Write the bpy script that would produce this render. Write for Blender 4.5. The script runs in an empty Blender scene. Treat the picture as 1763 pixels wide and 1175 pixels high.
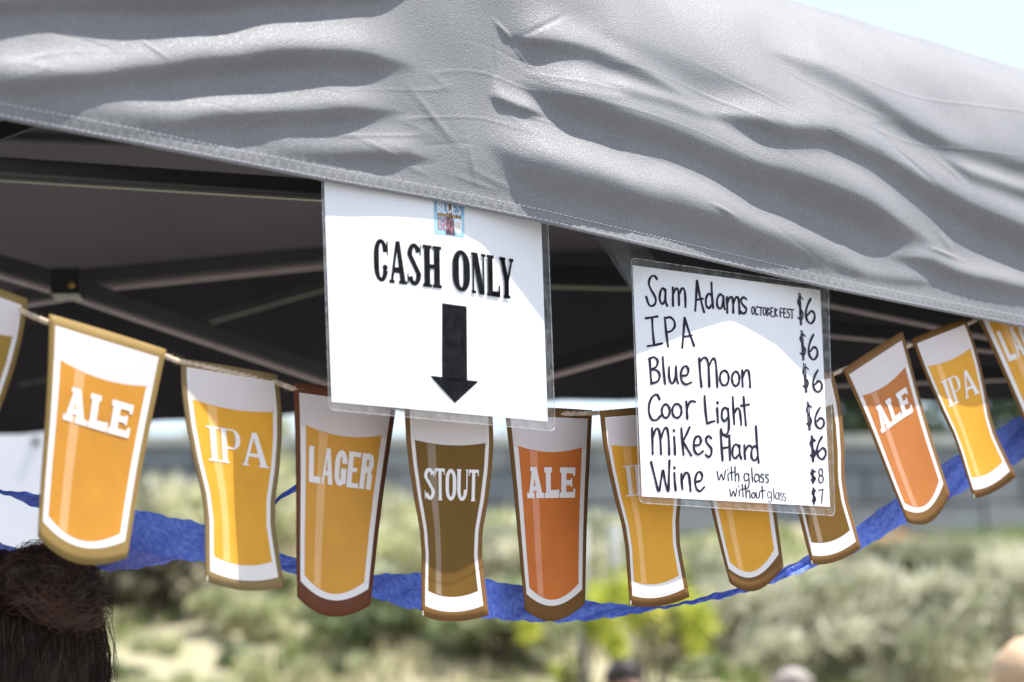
import bpy, math, random
import numpy as np
from mathutils import Vector, noise
random.seed(7); rng = np.random.default_rng(7)
scene = bpy.context.scene
COL = scene.collection
R = math.radians

# ------------------------------------------------------------------ camera
F = 4400.0; W0, H0 = 1763.0, 1175.0; HOR = 1400.0; CAMZ = 1.5
PITCH = math.atan((HOR - H0/2)/F)
cam_d = bpy.data.cameras.new('camera'); cam = bpy.data.objects.new('camera', cam_d); COL.objects.link(cam)
cam.location = (0, 0, CAMZ); cam.rotation_euler = (math.pi/2 + PITCH, 0, 0)
cam_d.sensor_width = 36; cam_d.lens = 36*F/W0; cam_d.clip_start = .05; cam_d.clip_end = 3000
cam_d.dof.use_dof = True; cam_d.dof.focus_distance = 2.62; cam_d.dof.aperture_fstop = 5.2
scene.camera = cam

# ------------------------------------------------------------------ light
PD = np.array([.749, .663, 0.]); PD /= np.linalg.norm(PD)          # direction of the awning edge
PN = np.array([PD[1], -PD[0], 0.])                                 # its outward normal
SUNV = .75*PD + 1.0*PN + 3.2*np.array([0, 0, 1.]); SUNV /= np.linalg.norm(SUNV)
elev = math.asin(SUNV[2]); azi = math.atan2(SUNV[0], SUNV[1])
world = bpy.data.worlds.new('World'); scene.world = world; world.use_nodes = True
wn = world.node_tree.nodes; bg = wn['Background']
sky = wn.new('ShaderNodeTexSky'); sky.sky_type = 'NISHITA'; sky.sun_disc = False
sky.sun_elevation = elev; sky.sun_rotation = azi; sky.altitude = 100; sky.air_density = 1.0; sky.dust_density = 1.2; sky.ozone_density = 1.0
mixw = wn.new('ShaderNodeMix'); mixw.data_type = 'RGBA'; mixw.inputs[0].default_value = .42      # pale tone mixed in: overexposed whiteness put into the sky colour
mixw.inputs[7].default_value = (4.95, 5.05, 5.15, 1)
world.node_tree.links.new(sky.outputs[0], mixw.inputs[6]); world.node_tree.links.new(mixw.outputs[2], bg.inputs[0]); bg.inputs[1].default_value = .125
sun_d = bpy.data.lights.new('sun', 'SUN'); sun_d.energy = 4.0; sun_d.angle = R(.55); sun_d.color = (1, .965, .91)
sun = bpy.data.objects.new('sun', sun_d); COL.objects.link(sun)
sun.rotation_euler = Vector(SUNV).to_track_quat('Z', 'Y').to_euler()
vs = scene.view_settings; vs.view_transform = 'Standard'; vs.look = 'None'; vs.gamma = 1; vs.exposure = 1.12
vs.use_curve_mapping = False
scene.cycles.max_bounces = 8; scene.cycles.transparent_max_bounces = 12

# ------------------------------------------------------------------ helpers
FW = np.array([0, math.cos(PITCH), math.sin(PITCH)]); UP = np.array([0, -math.sin(PITCH), math.cos(PITCH)]); RT = np.array([1., 0, 0])
C0 = np.array([0, 0, CAMZ])
def ray(px, py): return FW + (px-W0/2)/F*RT + (H0/2-py)/F*UP
def at(px, py, depth): return C0 + ray(px, py)*depth
P0 = at(750, 350, 2.44)
def onp(px, py, w=0.0, n=None, p0=None):
    n = PN if n is None else n; p0 = P0 if p0 is None else p0
    r = ray(px, py); t = np.dot(p0 + n*w - C0, n)/np.dot(r, n)
    return C0 + r*t
def project(P):
    d = P - C0; z = d@FW
    return (d@RT)/z*F + W0/2, H0/2 - (d@UP)/z*F
def tag(o, label=None, cat=None, group=None, kind=None):
    if label: o['label'] = label
    if cat: o['category'] = cat
    if group: o['group'] = group
    if kind: o['kind'] = kind
    return o
def mesh_obj(name, verts, faces, mat, parent=None, smooth=False, mats=None, midx=None):
    me = bpy.data.meshes.new(name)
    verts = np.asarray(verts, dtype=float)
    org = np.zeros(3)
    if parent is not None: org = np.array(parent.location)
    elif len(verts): org = np.array([verts[:, 0].mean(), verts[:, 1].mean(), verts[:, 2].min()])
    me.from_pydata((verts-org).tolist(), [], [tuple(map(int, f)) for f in faces])
    if mats:
        for m in mats: me.materials.append(m)
        me.polygons.foreach_set('material_index', np.asarray(midx, dtype=np.int32))
    else: me.materials.append(mat)
    if smooth: me.polygons.foreach_set('use_smooth', [True]*len(me.polygons))
    me.update()
    o = bpy.data.objects.new(name, me); COL.objects.link(o)
    if parent is not None: o.parent = parent
    else: o.location = org
    return o
def empty(name, loc, label, cat, group=None):
    o = bpy.data.objects.new(name, None); COL.objects.link(o); o.location = tuple(float(a) for a in loc)
    o.empty_display_size = .05
    tag(o, label, cat, group); return o
def sub(o, child_of):            # re-parent a part mesh under another part (both under same-location thing)
    o.parent = child_of; return o

def mat(name, col, rough=.6, spec=.5, metal=0., var=0., vscale=8., bump=0., bscale=200., transl=0., col2=None, sheen=0., detail=5., stretch=None, trcol=None):
    m = bpy.data.materials.new(name); m.use_nodes = True
    nt = m.node_tree; N = nt.nodes; L = nt.links; b = N['Principled BSDF']
    b.inputs['Roughness'].default_value = rough; b.inputs['Specular IOR Level'].default_value = spec; b.inputs['Metallic'].default_value = metal
    if sheen: b.inputs['Sheen Weight'].default_value = sheen
    tc = N.new('ShaderNodeTexCoord'); mp = N.new('ShaderNodeMapping'); L.new(tc.outputs['Object'], mp.inputs[0])
    if stretch: mp.inputs['Scale'].default_value = stretch
    nz = N.new('ShaderNodeTexNoise'); nz.inputs['Scale'].default_value = vscale; nz.inputs['Detail'].default_value = detail; L.new(mp.outputs[0], nz.inputs['Vector'])
    cr = N.new('ShaderNodeValToRGB'); cr.color_ramp.elements[0].position = .32; cr.color_ramp.elements[1].position = .68
    if col2 is None:
        c1 = [max(0, c*(1-var)) for c in col]; c2 = [min(1, c*(1+var)) for c in col]
    else: c1, c2 = col, col2
    cr.color_ramp.elements[0].color = (*c1, 1); cr.color_ramp.elements[1].color = (*c2, 1)
    L.new(nz.outputs['Fac'], cr.inputs[0]); L.new(cr.outputs[0], b.inputs['Base Color'])
    if bump:
        n2 = N.new('ShaderNodeTexNoise'); n2.inputs['Scale'].default_value = bscale; n2.inputs['Detail'].default_value = 3; L.new(mp.outputs[0], n2.inputs['Vector'])
        bp = N.new('ShaderNodeBump'); bp.inputs['Strength'].default_value = bump; bp.inputs['Distance'].default_value = .002
        L.new(n2.outputs['Fac'], bp.inputs['Height']); L.new(bp.outputs[0], b.inputs['Normal'])
    if transl:
        tr = N.new('ShaderNodeBsdfTranslucent'); mx = N.new('ShaderNodeMixShader'); mx.inputs[0].default_value = transl
        if trcol: tr.inputs[0].default_value = (*trcol, 1)
        else: L.new(cr.outputs[0], tr.inputs[0])
        L.new(b.outputs[0], mx.inputs[1]); L.new(tr.outputs[0], mx.inputs[2])
        L.new(mx.outputs[0], N['Material Output'].inputs['Surface'])
    return m

def srgb(r, g, b):
    f = lambda c: ((c/255+.055)/1.055)**2.4 if c > 10 else c/255/12.92
    return (f(r), f(g), f(b))

# fabric: silvery grey polyester, fine weave sparkle
def fabric_mat():
    m = mat('grey_polyester', (.150, .150, .162), rough=.66, spec=1.0, metal=.15, var=.05, vscale=14)
    nt = m.node_tree; N = nt.nodes; L = nt.links; b = N['Principled BSDF']
    b.inputs['Sheen Weight'].default_value = .7; b.inputs['Sheen Tint'].default_value = (.8, .8, .85, 1); b.inputs['Sheen Roughness'].default_value = .22
    tc = [n for n in N if n.type == 'TEX_COORD'][0]
    n1 = N.new('ShaderNodeTexNoise'); n1.inputs['Scale'].default_value = 620; n1.inputs['Detail'].default_value = 2; L.new(tc.outputs['Object'], n1.inputs['Vector'])
    n2 = N.new('ShaderNodeTexNoise'); n2.inputs['Scale'].default_value = 26; n2.inputs['Detail'].default_value = 5; n2.inputs['Distortion'].default_value = .8; L.new(tc.outputs['Object'], n2.inputs['Vector'])
    v3 = N.new('ShaderNodeTexVoronoi'); v3.inputs['Scale'].default_value = 13; v3.feature = 'SMOOTH_F1'; L.new(tc.outputs['Object'], v3.inputs['Vector'])
    b1 = N.new('ShaderNodeBump'); b1.inputs['Strength'].default_value = .75; b1.inputs['Distance'].default_value = .0009
    b2 = N.new('ShaderNodeBump'); b2.inputs['Strength'].default_value = .10; b2.inputs['Distance'].default_value = .004
    b3 = N.new('ShaderNodeBump'); b3.inputs['Strength'].default_value = .03; b3.inputs['Distance'].default_value = .01
    L.new(v3.outputs['Distance'], b3.inputs['Height'])
    L.new(n2.outputs['Fac'], b2.inputs['Height']); L.new(b3.outputs[0], b2.inputs['Normal'])
    # glittering silver coat: smoother flecks, with the sparkle also painted as paler colour specks
    n4 = N.new('ShaderNodeTexNoise'); n4.inputs['Scale'].default_value = 900; n4.inputs['Detail'].default_value = 1; L.new(tc.outputs['Object'], n4.inputs['Vector'])
    r4 = N.new('ShaderNodeMapRange'); r4.inputs['From Min'].default_value = .56; r4.inputs['From Max'].default_value = .74; r4.inputs['To Min'].default_value = .66; r4.inputs['To Max'].default_value = .42; L.new(n4.outputs['Fac'], r4.inputs[0]); L.new(r4.outputs[0], b.inputs['Roughness'])
    cr = [n for n in N if n.type == 'VALTORGB'][0]; mc = N.new('ShaderNodeMix'); mc.data_type = 'RGBA'; mc.inputs[7].default_value = (.34, .34, .36, 1)
    r5 = N.new('ShaderNodeMapRange'); r5.inputs['From Min'].default_value = .52; r5.inputs['From Max'].default_value = .75; r5.inputs['To Max'].default_value = .45; L.new(n4.outputs['Fac'], r5.inputs[0]); L.new(r5.outputs[0], mc.inputs[0])
    L.new(cr.outputs[0], mc.inputs[6]); L.new(mc.outputs[2], b.inputs['Base Color'])
    L.new(n1.outputs['Fac'], b1.inputs['Height']); L.new(b2.outputs[0], b1.inputs['Normal']); L.new(b1.outputs[0], b.inputs['Normal'])
    return m
M = {}
M['fabric'] = fabric_mat()
M['inner_shade'] = mat('canopy_underside_shaded', (.105, .092, .099), rough=.8, spec=.2, var=.06, vscale=5, bump=.3, bscale=300)  # underside of the same fabric, with the interior shade put into its colour
M['valance_shade'] = mat('canopy_valance_shaded', (.050, .046, .050), rough=.8, spec=.2, var=.08, vscale=5, bump=.3, bscale=300)  # same fabric darker still: unlit inside of the valances painted into the colour
M['thread'] = mat('pale_thread', (.55, .55, .56), .6, var=.1)
M['black_metal'] = mat('black_powder_coat', (.011, .011, .011), .42, .5, var=.2, vscale=30, bump=.15, bscale=300)
M['grey_metal'] = mat('grey_frame_steel', (.05, .047, .046), .45, .5, var=.15, vscale=20)
M['edge_metal'] = mat('pale_frame_edge', (.34, .27, .265), .5, .4, var=.08, vscale=30)
M['plastic'] = mat('black_plastic', (.01, .01, .01), .4, var=.1)
M['brass'] = mat('brass_bolt', (.55, .33, .08), .3, metal=.9, var=.1)
M['paper'] = mat('white_paper', (.83, .83, .86), .5, .35, var=.012, vscale=10, bump=.05, bscale=25, transl=.05)
M['ink'] = mat('black_toner', (.004, .004, .005), .7, .03, var=.1, vscale=60)
M['marker'] = mat('dark_marker_ink', (.010, .006, .022), .6, .15, var=.4, vscale=90)
M['thinmarker'] = mat('faded_marker_ink', (.04, .035, .05), .45, var=.4, vscale=90)
M['twine'] = mat('jute_twine', (.58, .46, .34), .85, var=.3, vscale=220)
M['crepe'] = mat('blue_crepe_paper', srgb(88, 116, 226), .8, .2, col2=srgb(130, 156, 248), vscale=190, bump=.16, bscale=150, transl=.12, detail=4)
M['crepe_thin'] = mat('pale_blue_crepe_paper', srgb(126, 134, 226), .8, .2, col2=srgb(160, 166, 245), vscale=190, bump=.16, bscale=150, transl=.15, detail=4)
def plastic_film(name, fac):
    m = bpy.data.materials.new(name); m.use_nodes = True; N = m.node_tree.nodes; L = m.node_tree.links
    b = N['Principled BSDF']; b.inputs['Roughness'].default_value = .12; b.inputs['Base Color'].default_value = (.6, .61, .62, 1); b.inputs['Specular IOR Level'].default_value = .9
    tr = N.new('ShaderNodeBsdfTransparent'); tr.inputs[0].default_value = (.97, .975, .98, 1)
    mx = N.new('ShaderNodeMixShader'); nz = N.new('ShaderNodeTexNoise'); nz.inputs['Scale'].default_value = 28; nz.inputs['Detail'].default_value = 4
    mr = N.new('ShaderNodeMapRange'); mr.inputs['From Min'].default_value = .4; mr.inputs['From Max'].default_value = .75; mr.inputs['To Min'].default_value = fac*.7; mr.inputs['To Max'].default_value = fac*2
    L.new(nz.outputs['Fac'], mr.inputs[0]); L.new(mr.outputs[0], mx.inputs[0])
    bp = N.new('ShaderNodeBump'); bp.inputs['Strength'].default_value = .3; bp.inputs['Distance'].default_value = .003; L.new(nz.outputs['Fac'], bp.inputs['Height']); L.new(bp.outputs[0], b.inputs['Normal'])
    L.new(tr.outputs[0], mx.inputs[1]); L.new(b.outputs[0], mx.inputs[2]); L.new(mx.outputs[0], N['Material Output'].inputs['Surface'])
    return m
M['film'] = plastic_film('clear_laminate', .012); M['filmback'] = plastic_film('clear_laminate_back', .12); M['filmedge'] = plastic_film('laminate_edge', .35); M['tape'] = plastic_film('clear_tape', .07)

def beam(name, a, b, wdt, hgt, m, parent, upv=(0, 0, 1)):
    a = np.array(a, float); b = np.array(b, float); d = b-a; L = np.linalg.norm(d); d = d/L
    s = np.cross(d, upv); s /= np.linalg.norm(s); u = np.cross(s, d)
    c = min(wdt, hgt)*.18; hw, hh = wdt/2, hgt/2
    prof = [(-hw+c, -hh), (hw-c, -hh), (hw, -hh+c), (hw, hh-c), (hw-c, hh), (-hw+c, hh), (-hw, hh-c), (-hw, -hh+c)]
    V = [a+s*x+u*y for x, y in prof]+[b+s*x+u*y for x, y in prof]
    Fc = [(i, (i+1) % 8, 8+(i+1) % 8, 8+i) for i in range(8)]+[tuple(range(7, -1, -1)), tuple(range(8, 16))]
    return mesh_obj(name, V, Fc, m, parent)
def tube_data(pts, rad, n=6):
    V = []; Fc = []; pts = [np.array(p, float) for p in pts]
    for i, p in enumerate(pts):
        t = pts[min(i+1, len(pts)-1)]-pts[max(i-1, 0)]; t /= np.linalg.norm(t)+1e-12
        s = np.cross(t, (0, 0, 1.)) if abs(t[2]) < .95 else np.cross(t, (1., 0, 0)); s /= np.linalg.norm(s); u = np.cross(s, t)
        r = rad[i] if hasattr(rad, '__len__') else rad
        for k in range(n):
            a = 2*math.pi*k/n; V.append(p+r*(math.cos(a)*s+math.sin(a)*u))
    for i in range(len(pts)-1):
        for k in range(n):
            Fc.append((i*n+k, i*n+(k+1) % n, (i+1)*n+(k+1) % n, (i+1)*n+k))
    Fc.append(tuple(range(n-1, -1, -1))); Fc.append(tuple((len(pts)-1)*n+k for k in range(n)))
    return V, Fc
def tube(name, pts, rad, m, parent=None, n=6):
    V, Fc = tube_data(pts, rad, n); return mesh_obj(name, V, Fc, m, parent, smooth=True)
def box_data(x0, x1, y0, y1, z0, z1, b=0.):
    V = [(x, y, z) for x in (x0, x1) for y in (y0, y1) for z in (z0, z1)]
    return V, [(0, 1, 3, 2), (4, 6, 7, 5), (0, 4, 5, 1), (2, 3, 7, 6), (0, 2, 6, 4), (1, 5, 7, 3)]
def ip(x, xs, ys): return np.interp(x, xs, ys)

# ================================================================== GROUND AND HILLSIDE
def ground_z(x, y):
    z = np.interp(y, [-40, 8, 12, 30, 60, 400], [0, 0, .4, 4.72, 5.6, 9.])
    f = np.clip((y-10)/6, 0, 1)*np.clip((40-y)/6, 0, 1)
    return z + f*(.10*np.sin(x*.9+y*.35)+.07*np.sin(x*1.9-y*.8+1.)+.05*np.sin(x*.4+2))
def build_ground():
    xs = np.concatenate([np.linspace(-400, -25, 12), np.linspace(-20, 20, 110), np.linspace(25, 400, 12)])
    ys = np.concatenate([np.linspace(-40, 7, 8), np.linspace(8, 34, 90), np.linspace(36, 60, 8), np.linspace(80, 900, 10)])
    X, Y = np.meshgrid(xs, ys); Z = ground_z(X, Y)
    V = np.stack([X, Y, Z], -1).reshape(-1, 3); nx = len(xs)
    Fc = [(j*nx+i, j*nx+i+1, (j+1)*nx+i+1, (j+1)*nx+i) for j in range(len(ys)-1) for i in range(nx-1)]
    m = mat('dry_hillside_soil', (.40, .345, .25), .95, .1, col2=(.20, .215, .10), vscale=.55, bump=.6, bscale=9, detail=8)
    tag(mesh_obj('ground', V, Fc, m, smooth=True), kind='structure')
    V = [(-30, -30, .004), (30, -30, .004), (30, 7.6, .004), (-30, 7.6, .004)]
    tag(mesh_obj('bounce_ground', V, [(0, 1, 2, 3)], mat('bounce_ground_grey', (.20, .195, .19), .9, .3, var=.2, vscale=3, bump=.6, bscale=120)), kind='structure')  # unseen ground pad added to tune the light bounced up at the canopy
build_ground()
gx = []; gf = []; gm = []
def grass():
    V = []; Fc = []; mi = []
    n = 26000
    x = rng.uniform(-7.5, 7.5, n); y = rng.uniform(17, 29.4, n)
    keep = np.array([noise.noise(Vector((a*.5, b*.45, 3))) for a, b in zip(x, y)]) > -.22
    x, y = x[keep], y[keep]
    for i in range(len(x)):
        h = random.uniform(.08, .28); w = random.uniform(.01, .03); a = random.uniform(0, 6.28)
        dx, dy = math.cos(a)*w, math.sin(a)*w; lx, ly = random.gauss(0, .08), random.gauss(0, .08)
        z = float(ground_z(x[i], y[i]))-.02; k = len(V)
        V += [(x[i]-dx, y[i]-dy, z), (x[i]+dx, y[i]+dy, z), (x[i]+lx, y[i]+ly, z+h)]
        Fc.append((k, k+1, k+2)); g = noise.noise(Vector((x[i]*.3, y[i]*.3, 9)))+.25*(x[i] > 3.2)*(y[i] > 24)
        mi.append(0 if g+random.gauss(0, .15) < .04 else (1 if random.random() < .6 else 2))
    ms = [mat('straw_grass', (.46, .40, .26), .8, .2, var=.2, vscale=3, transl=.3), mat('green_grass', (.16, .24, .055), .7, .2, var=.25, vscale=3, transl=.35), mat('pale_green_grass', (.26, .30, .12), .8, .2, var=.2, vscale=3, transl=.35)]
    o = mesh_obj('dry_grass', V, Fc, None, mats=ms, midx=mi)
    tag(o, 'patchy straw and green grass growing over the blurred hillside', 'grass', kind='stuff')
grass()

# ---------------- retaining wall of grey blocks
def wall():
    t = empty('block_wall', (0, 30, 4.7), 'grey concrete block retaining wall running along the top of the hillside', 'wall')
    bm_ = [mat('grey_block_%s' % s, c, .9, .2, var=.12, vscale=2.5, bump=.8, bscale=30) for s, c in (('dark', (.17, .19, .22)), ('mid', (.205, .225, .25)), ('pale', (.235, .25, .27)))]
    cap = mat('pale_cap_stone', (.42, .43, .42), .85, .2, var=.1, vscale=2)
    core = mat('mortar', (.12, .125, .13), .95, .1, var=.1)
    V, Fc = box_data(-9, 9, 30.06, 30.28, 4.2, 5.78); mesh_obj('mortar_core', V, Fc, core, t)
    bh = .385; bl = .93; protos = {}
    for row in range(-1, 3):
        z0 = 4.72+row*bh
        off = (row % 2)*bl/2
        for k in range(-8, 9):
            x0 = k*bl+off
            m = random.choice(bm_)
            if m.name not in protos:
                e = .012; w, h = bl-.03, bh-.03
                V = []
                for (yy, s) in ((.2, 0), (.0, 0), (-.012, e)):
                    V += [(s, yy, s), (w-s, yy, s), (w-s, yy, h-s), (s, yy, h-s)]
                Fc = [(8, 9, 10, 11)]+[(4*l+i, 4*l+(i+1) % 4, 4*(l+1)+(i+1) % 4, 4*(l+1)+i) for l in (0, 1) for i in range(4)]
                me = bpy.data.meshes.new('block'); me.from_pydata(V, [], Fc); me.materials.append(m); protos[m.name] = me
            o = bpy.data.objects.new('block', protos[m.name]); COL.objects.link(o); o.parent = t
            o.location = (x0, random.uniform(-.01, .012), z0-4.7)
    for k in range(-9, 9):
        V, Fc = box_data(k*1.0+.01, k*1.0+.99, 29.93, 30.38, 5.785, 5.90); mesh_obj('cap_stone', V, Fc, cap, t)
wall()

# ---------------- vegetation
def leafmats(nm, cols):
    return [mat(nm+'_leaf_'+s, c, .7, .25, var=.22, vscale=2.5, transl=.38) for s, c in zip(('dark', 'mid', 'light'), cols)]
LM = {'sage': leafmats('sage', [(.29, .30, .19), (.50, .50, .37), (.68, .66, .52)]),
      'green': leafmats('green', [(.13, .17, .09), (.30, .35, .18), (.56, .57, .40)]),
      'lime': leafmats('lime', [(.34, .40, .07), (.56, .60, .11), (.74, .72, .18)]),
      'brown': leafmats('brown', [(.06, .05, .04), (.14, .12, .09), (.32, .29, .20)]),
      'pale': leafmats('pale', [(.36, .38, .20), (.56, .57, .34), (.72, .70, .50)]),
      'dark': leafmats('dark', [(.015, .03, .018), (.035, .06, .03), (.07, .10, .05)])}
M['bark'] = mat('bark', (.12, .09, .07), .9, .1, var=.3, vscale=12)
def shrub(name, c, rx, ry, rz, n, kind, label, cat, leaf=.07, group=None, trunk=.04, stems=7, up=.3):
    """c = base point on the ground; crown = clumps of leaf-sized faces"""
    t = empty(name, c, label, cat, group); c = np.array(c, float)
    nc = max(8, n//160); cl = []
    while len(cl) < nc:
        p = rng.uniform(-1, 1, 3)
        if np.dot(p, p) < 1 and p[2] > -.8: cl.append(p)
    cl = np.array(cl); cs = rng.uniform(.16, .34, nc); ck = rng.integers(0, 10, nc)
    V = np.zeros((n*4, 3)); mi = np.zeros(n, int)
    idx = rng.integers(0, nc, n)
    P = cl[idx]+rng.normal(0, 1, (n, 3))*cs[idx][:, None]*.55
    S = np.array([rx, ry, rz]); P = P*S+c+np.array([0, 0, rz*(1-up*.0)])
    a = rng.normal(0, 1, (n, 3))*(np.array([.7, .7, 1.]) if kind in ('sage', 'pale') else 1)+(np.array([.35, 0, 1.1]) if kind in ('sage', 'pale') else 0); a /= np.linalg.norm(a, axis=1)[:, None]
    b = np.cross(a, rng.normal(0, 1, (n, 3))); b /= np.linalg.norm(b, axis=1)[:, None]
    s = (leaf*rng.uniform(.5, 1.4, n))[:, None]
    el, ew = (1.7, .3) if kind in ('sage', 'pale') else (1., .38)
    V[0::4] = P-a*s*el; V[1::4] = P+b*s*ew; V[2::4] = P+a*s*el; V[3::4] = P-b*s*ew
    r = (ck[idx] + rng.integers(0, 5, n))
    mi = np.where(r < 4, 0, np.where(r < 9, 1, 2))
    Fc = np.arange(n*4).reshape(n, 4)
    mesh_obj('foliage', V, Fc, None, t, mats=LM[kind], midx=mi)
    VV = []; FF = []
    for k in range(stems):
        e = cl[k % nc]*S*.75+c+np.array([0, 0, rz]); mid = (c+e)/2+rng.normal(0, .08, 3)*rx
        v, f = tube_data([c+rng.normal(0, .04, 3)*np.array([1, 1, 0])-np.array([0, 0, .1]), mid, e], [trunk, trunk*.6, trunk*.2], 5)
        o = len(VV); VV += v; FF += [tuple(i+o for i in q) for q in f]
    mesh_obj('stem' if stems > 1 else 'trunk', VV, FF, M['bark'], t)
    return t
def gpt(px, y):       # point on the hillside under image column px at distance y
    x = (px-W0/2)/F*y/math.cos(PITCH)*1.0
    return (x, y, float(ground_z(x, y)))
SH = [ # px, dist, rx, ry, rz, n, kind, label
 (1500, 20.5, .95, .7, .62, 9000, 'sage', 'large silvery sage bush at lower right, nearest the camera'),
 (1270, 21.5, .75, .7, .55, 7000, 'sage', 'silvery sage bush right of the yellow-green sapling'),
 (1720, 22.5, .85, .7, .60, 7000, 'sage', 'silvery sage bush at the right edge of the hillside'),
 (1390, 24.5, .95, .8, .32, 7000, 'sage', 'pale sage bush under the handwritten menu and below the wall'),
 (1190, 26.0, .80, .7, .32, 5000, 'pale', 'low straw-green bush below the curved IPA card'),
 (1620, 26.5, 1.1, .7, .17, 6000, 'sage', 'wide low sage bush below the right part of the wall'),
 (1745, 26.0, .6, .6, .20, 4000, 'pale', 'bright yellow-green bush at the right edge below the wall'),
 (860, 21.0, .62, .6, .42, 6500, 'green', 'dark green bush at the bottom below the STOUT card'),
 (650, 22.0, .62, .6, .42, 6000, 'green', 'dark green bush at the bottom below the LAGER card'),
 (930, 24.5, .7, .6, .45, 5500, 'sage', 'grey-green bush behind the middle ALE card'),
 (760, 25.5, .9, .6, .50, 6000, 'pale', 'pale bush behind the STOUT card'),
 (520, 23.8, .6, .5, .30, 4000, 'pale', 'low light green bush left of the dark green bushes'),
 (430, 23.2, .42, .5, .22, 3000, 'pale', 'low light green bush right of the brown brush'),
 (285, 24.0, .62, .5, .50, 7000, 'brown', 'brown twiggy brush beside the blue streamer at left'),
 (400, 27.2, .75, .5, .66, 6500, 'pale', 'tall pale yellow-green bush behind the two leftmost curved cards'),
 (270, 27.8, .7, .5, .62, 5500, 'sage', 'tall grey bush between the first ALE card and the IPA card'),
 (500, 28.4, .55, .5, .62, 4500, 'pale', 'yellow-green bush beside the left LAGER card'),
 (1040, 27.8, .6, .5, .34, 3500, 'green', 'small green bush at the foot of the wall in the middle'),
 (620, 28.3, .6, .5, .40, 3500, 'sage', 'grey bush behind the left LAGER card'),
]
for (px, y, rx, ry, rz, n, k, lab) in SH:
    shrub('shrub', gpt(px, y), rx, ry, rz*.78, n, k, lab, 'bush', leaf=.055 if k != 'brown' else .06, group='bushes on the hillside')
TUS = ['low green tuft just right of the dark hair', 'tiny dry tussock below the gap between the first ALE and IPA cards', 'small pale tussock at the bottom below the left IPA card, nearest the edge', 'low green tuft below the left IPA card, right of the sandy patch',
       'tiny dry tussock at the bottom between the left IPA and LAGER cards', 'small pale tussock at the bottom directly below the left LAGER card', 'low green tuft at the bottom right of the left LAGER card', 'tiny dry tussock at the bottom edge right of the dark hair',
       'small pale tussock uphill below the red-brown LAGER card', 'low green tuft uphill behind the dark hair', 'tiny dry tussock on the sandy patch at the bottom edge', 'small pale tussock uphill between the left IPA and LAGER cards',
       'low green tuft at the bottom right of the yellow-green saplings', 'tiny dry tussock between the sage bushes below the tilted ALE card', 'small pale tussock between the sage bushes below the tilted IPA card', 'low green tuft uphill under the middle of the menu']
for i in range(16):      # scattered low tussocks over the bare slope
    px_, y_ = [(215, 21.2), (290, 22.4), (345, 21.0), (410, 22.0), (455, 21.3), (530, 21.0), (600, 20.9), (250, 20.6), (560, 22.6), (180, 22.3), (385, 20.6), (480, 22.9), (1210, 20.4), (1600, 24.5), (1700, 24.6), (1300, 25.8)][i]
    shrub('tussock', gpt(px_, y_), random.uniform(.16, .30), .2, random.uniform(.05, .10), 500, 'pale' if i % 3 else 'green', TUS[i], 'tussock', leaf=.05, group='low tussocks on the hillside', stems=2, trunk=.008)
# yellow-green saplings with stakes
for px, y, lab in ((985, 19.6, 'left one of two yellow-green saplings tied beside grey stakes'), (1130, 19.2, 'right one of two yellow-green saplings, in front of the sage bush')):
    shrub('sapling', gpt(px, y), .36, .36, .62, 1000, 'lime', lab, 'sapling', leaf=.055, group='yellow-green saplings', stems=5, trunk=.02)
M['stake'] = mat('weathered_stake', (.42, .43, .44), .8, .2, var=.15, vscale=6)
for px, y, top, lab in ((1000, 19.8, 905, 'left one of two thin grey stakes beside the saplings'), (1056, 19.9, 905, 'right one of two thin grey stakes beside the saplings')):
    g = np.array(gpt(px, y)); h = at(px, top, y)[2]
    tag(tube('tree_stake', [g-np.array([0, 0, .2]), [g[0], g[1], h-.02], [g[0], g[1], h]], [.045, .045, .035], M['stake'], n=8), lab, 'stake', 'grey tree stakes')
# poppies
V = []; Fc = []
for i in range(60):
    g = np.array(gpt(random.gauss(1530, 22), random.uniform(27.2, 28.0))) + np.array([0, 0, random.uniform(.12, .3)])
    for a in range(5):
        an = a*1.256; k = len(V); s = .05
        V += [g, g+np.array([math.cos(an)*s, math.sin(an)*s, .02]), g+np.array([math.cos(an+.9)*s, math.sin(an+.9)*s, .02])]; Fc.append((k, k+1, k+2))
tag(mesh_obj('orange_flowers', V, Fc, mat('poppy_petal', (.75, .28, .06), .6, var=.1, transl=.3)), 'patch of orange flowers below the grey wall at right', 'flowers', kind='stuff')
# trees beyond the wall
TR = [(1470, 44, 1.3, 1.3, 2.1), (1590, 47, 1.3, 1.3, 2.2), (1700, 45, 1.2, 1.3, 2.1), (1830, 46, 1.4, 1.3, 2.2), (300, 50, 1.5, 1.2, 1.75), (445, 48, .9, 1., 1.9), (530, 53, .8, 1., 1.6), (880, 52, .8, 1., 1.7)]
TL = ['dark tree behind the wall just right of the handwritten menu', 'dark tree behind the wall seen between the last two whole cards', 'dark tree behind the wall left of the last LAGER card', 'dark tree behind the wall outermost at the right edge',
      'pale tree behind the wall right of the first ALE card', 'small tree behind the wall beside the left LAGER card', 'small tree behind the wall hidden partly by the LAGER card', 'small pale tree behind the wall between STOUT and ALE cards']
for (px, y, rx, ry, rz), lab in zip(TR, TL):
    g = gpt(px, y); shrub('tree', (g[0], g[1], g[2]+.2), rx, ry, rz, 5200, 'dark' if px > 1400 else 'green', lab, 'tree', leaf=.11, group='trees beyond the wall', trunk=.08, stems=1)

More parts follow.
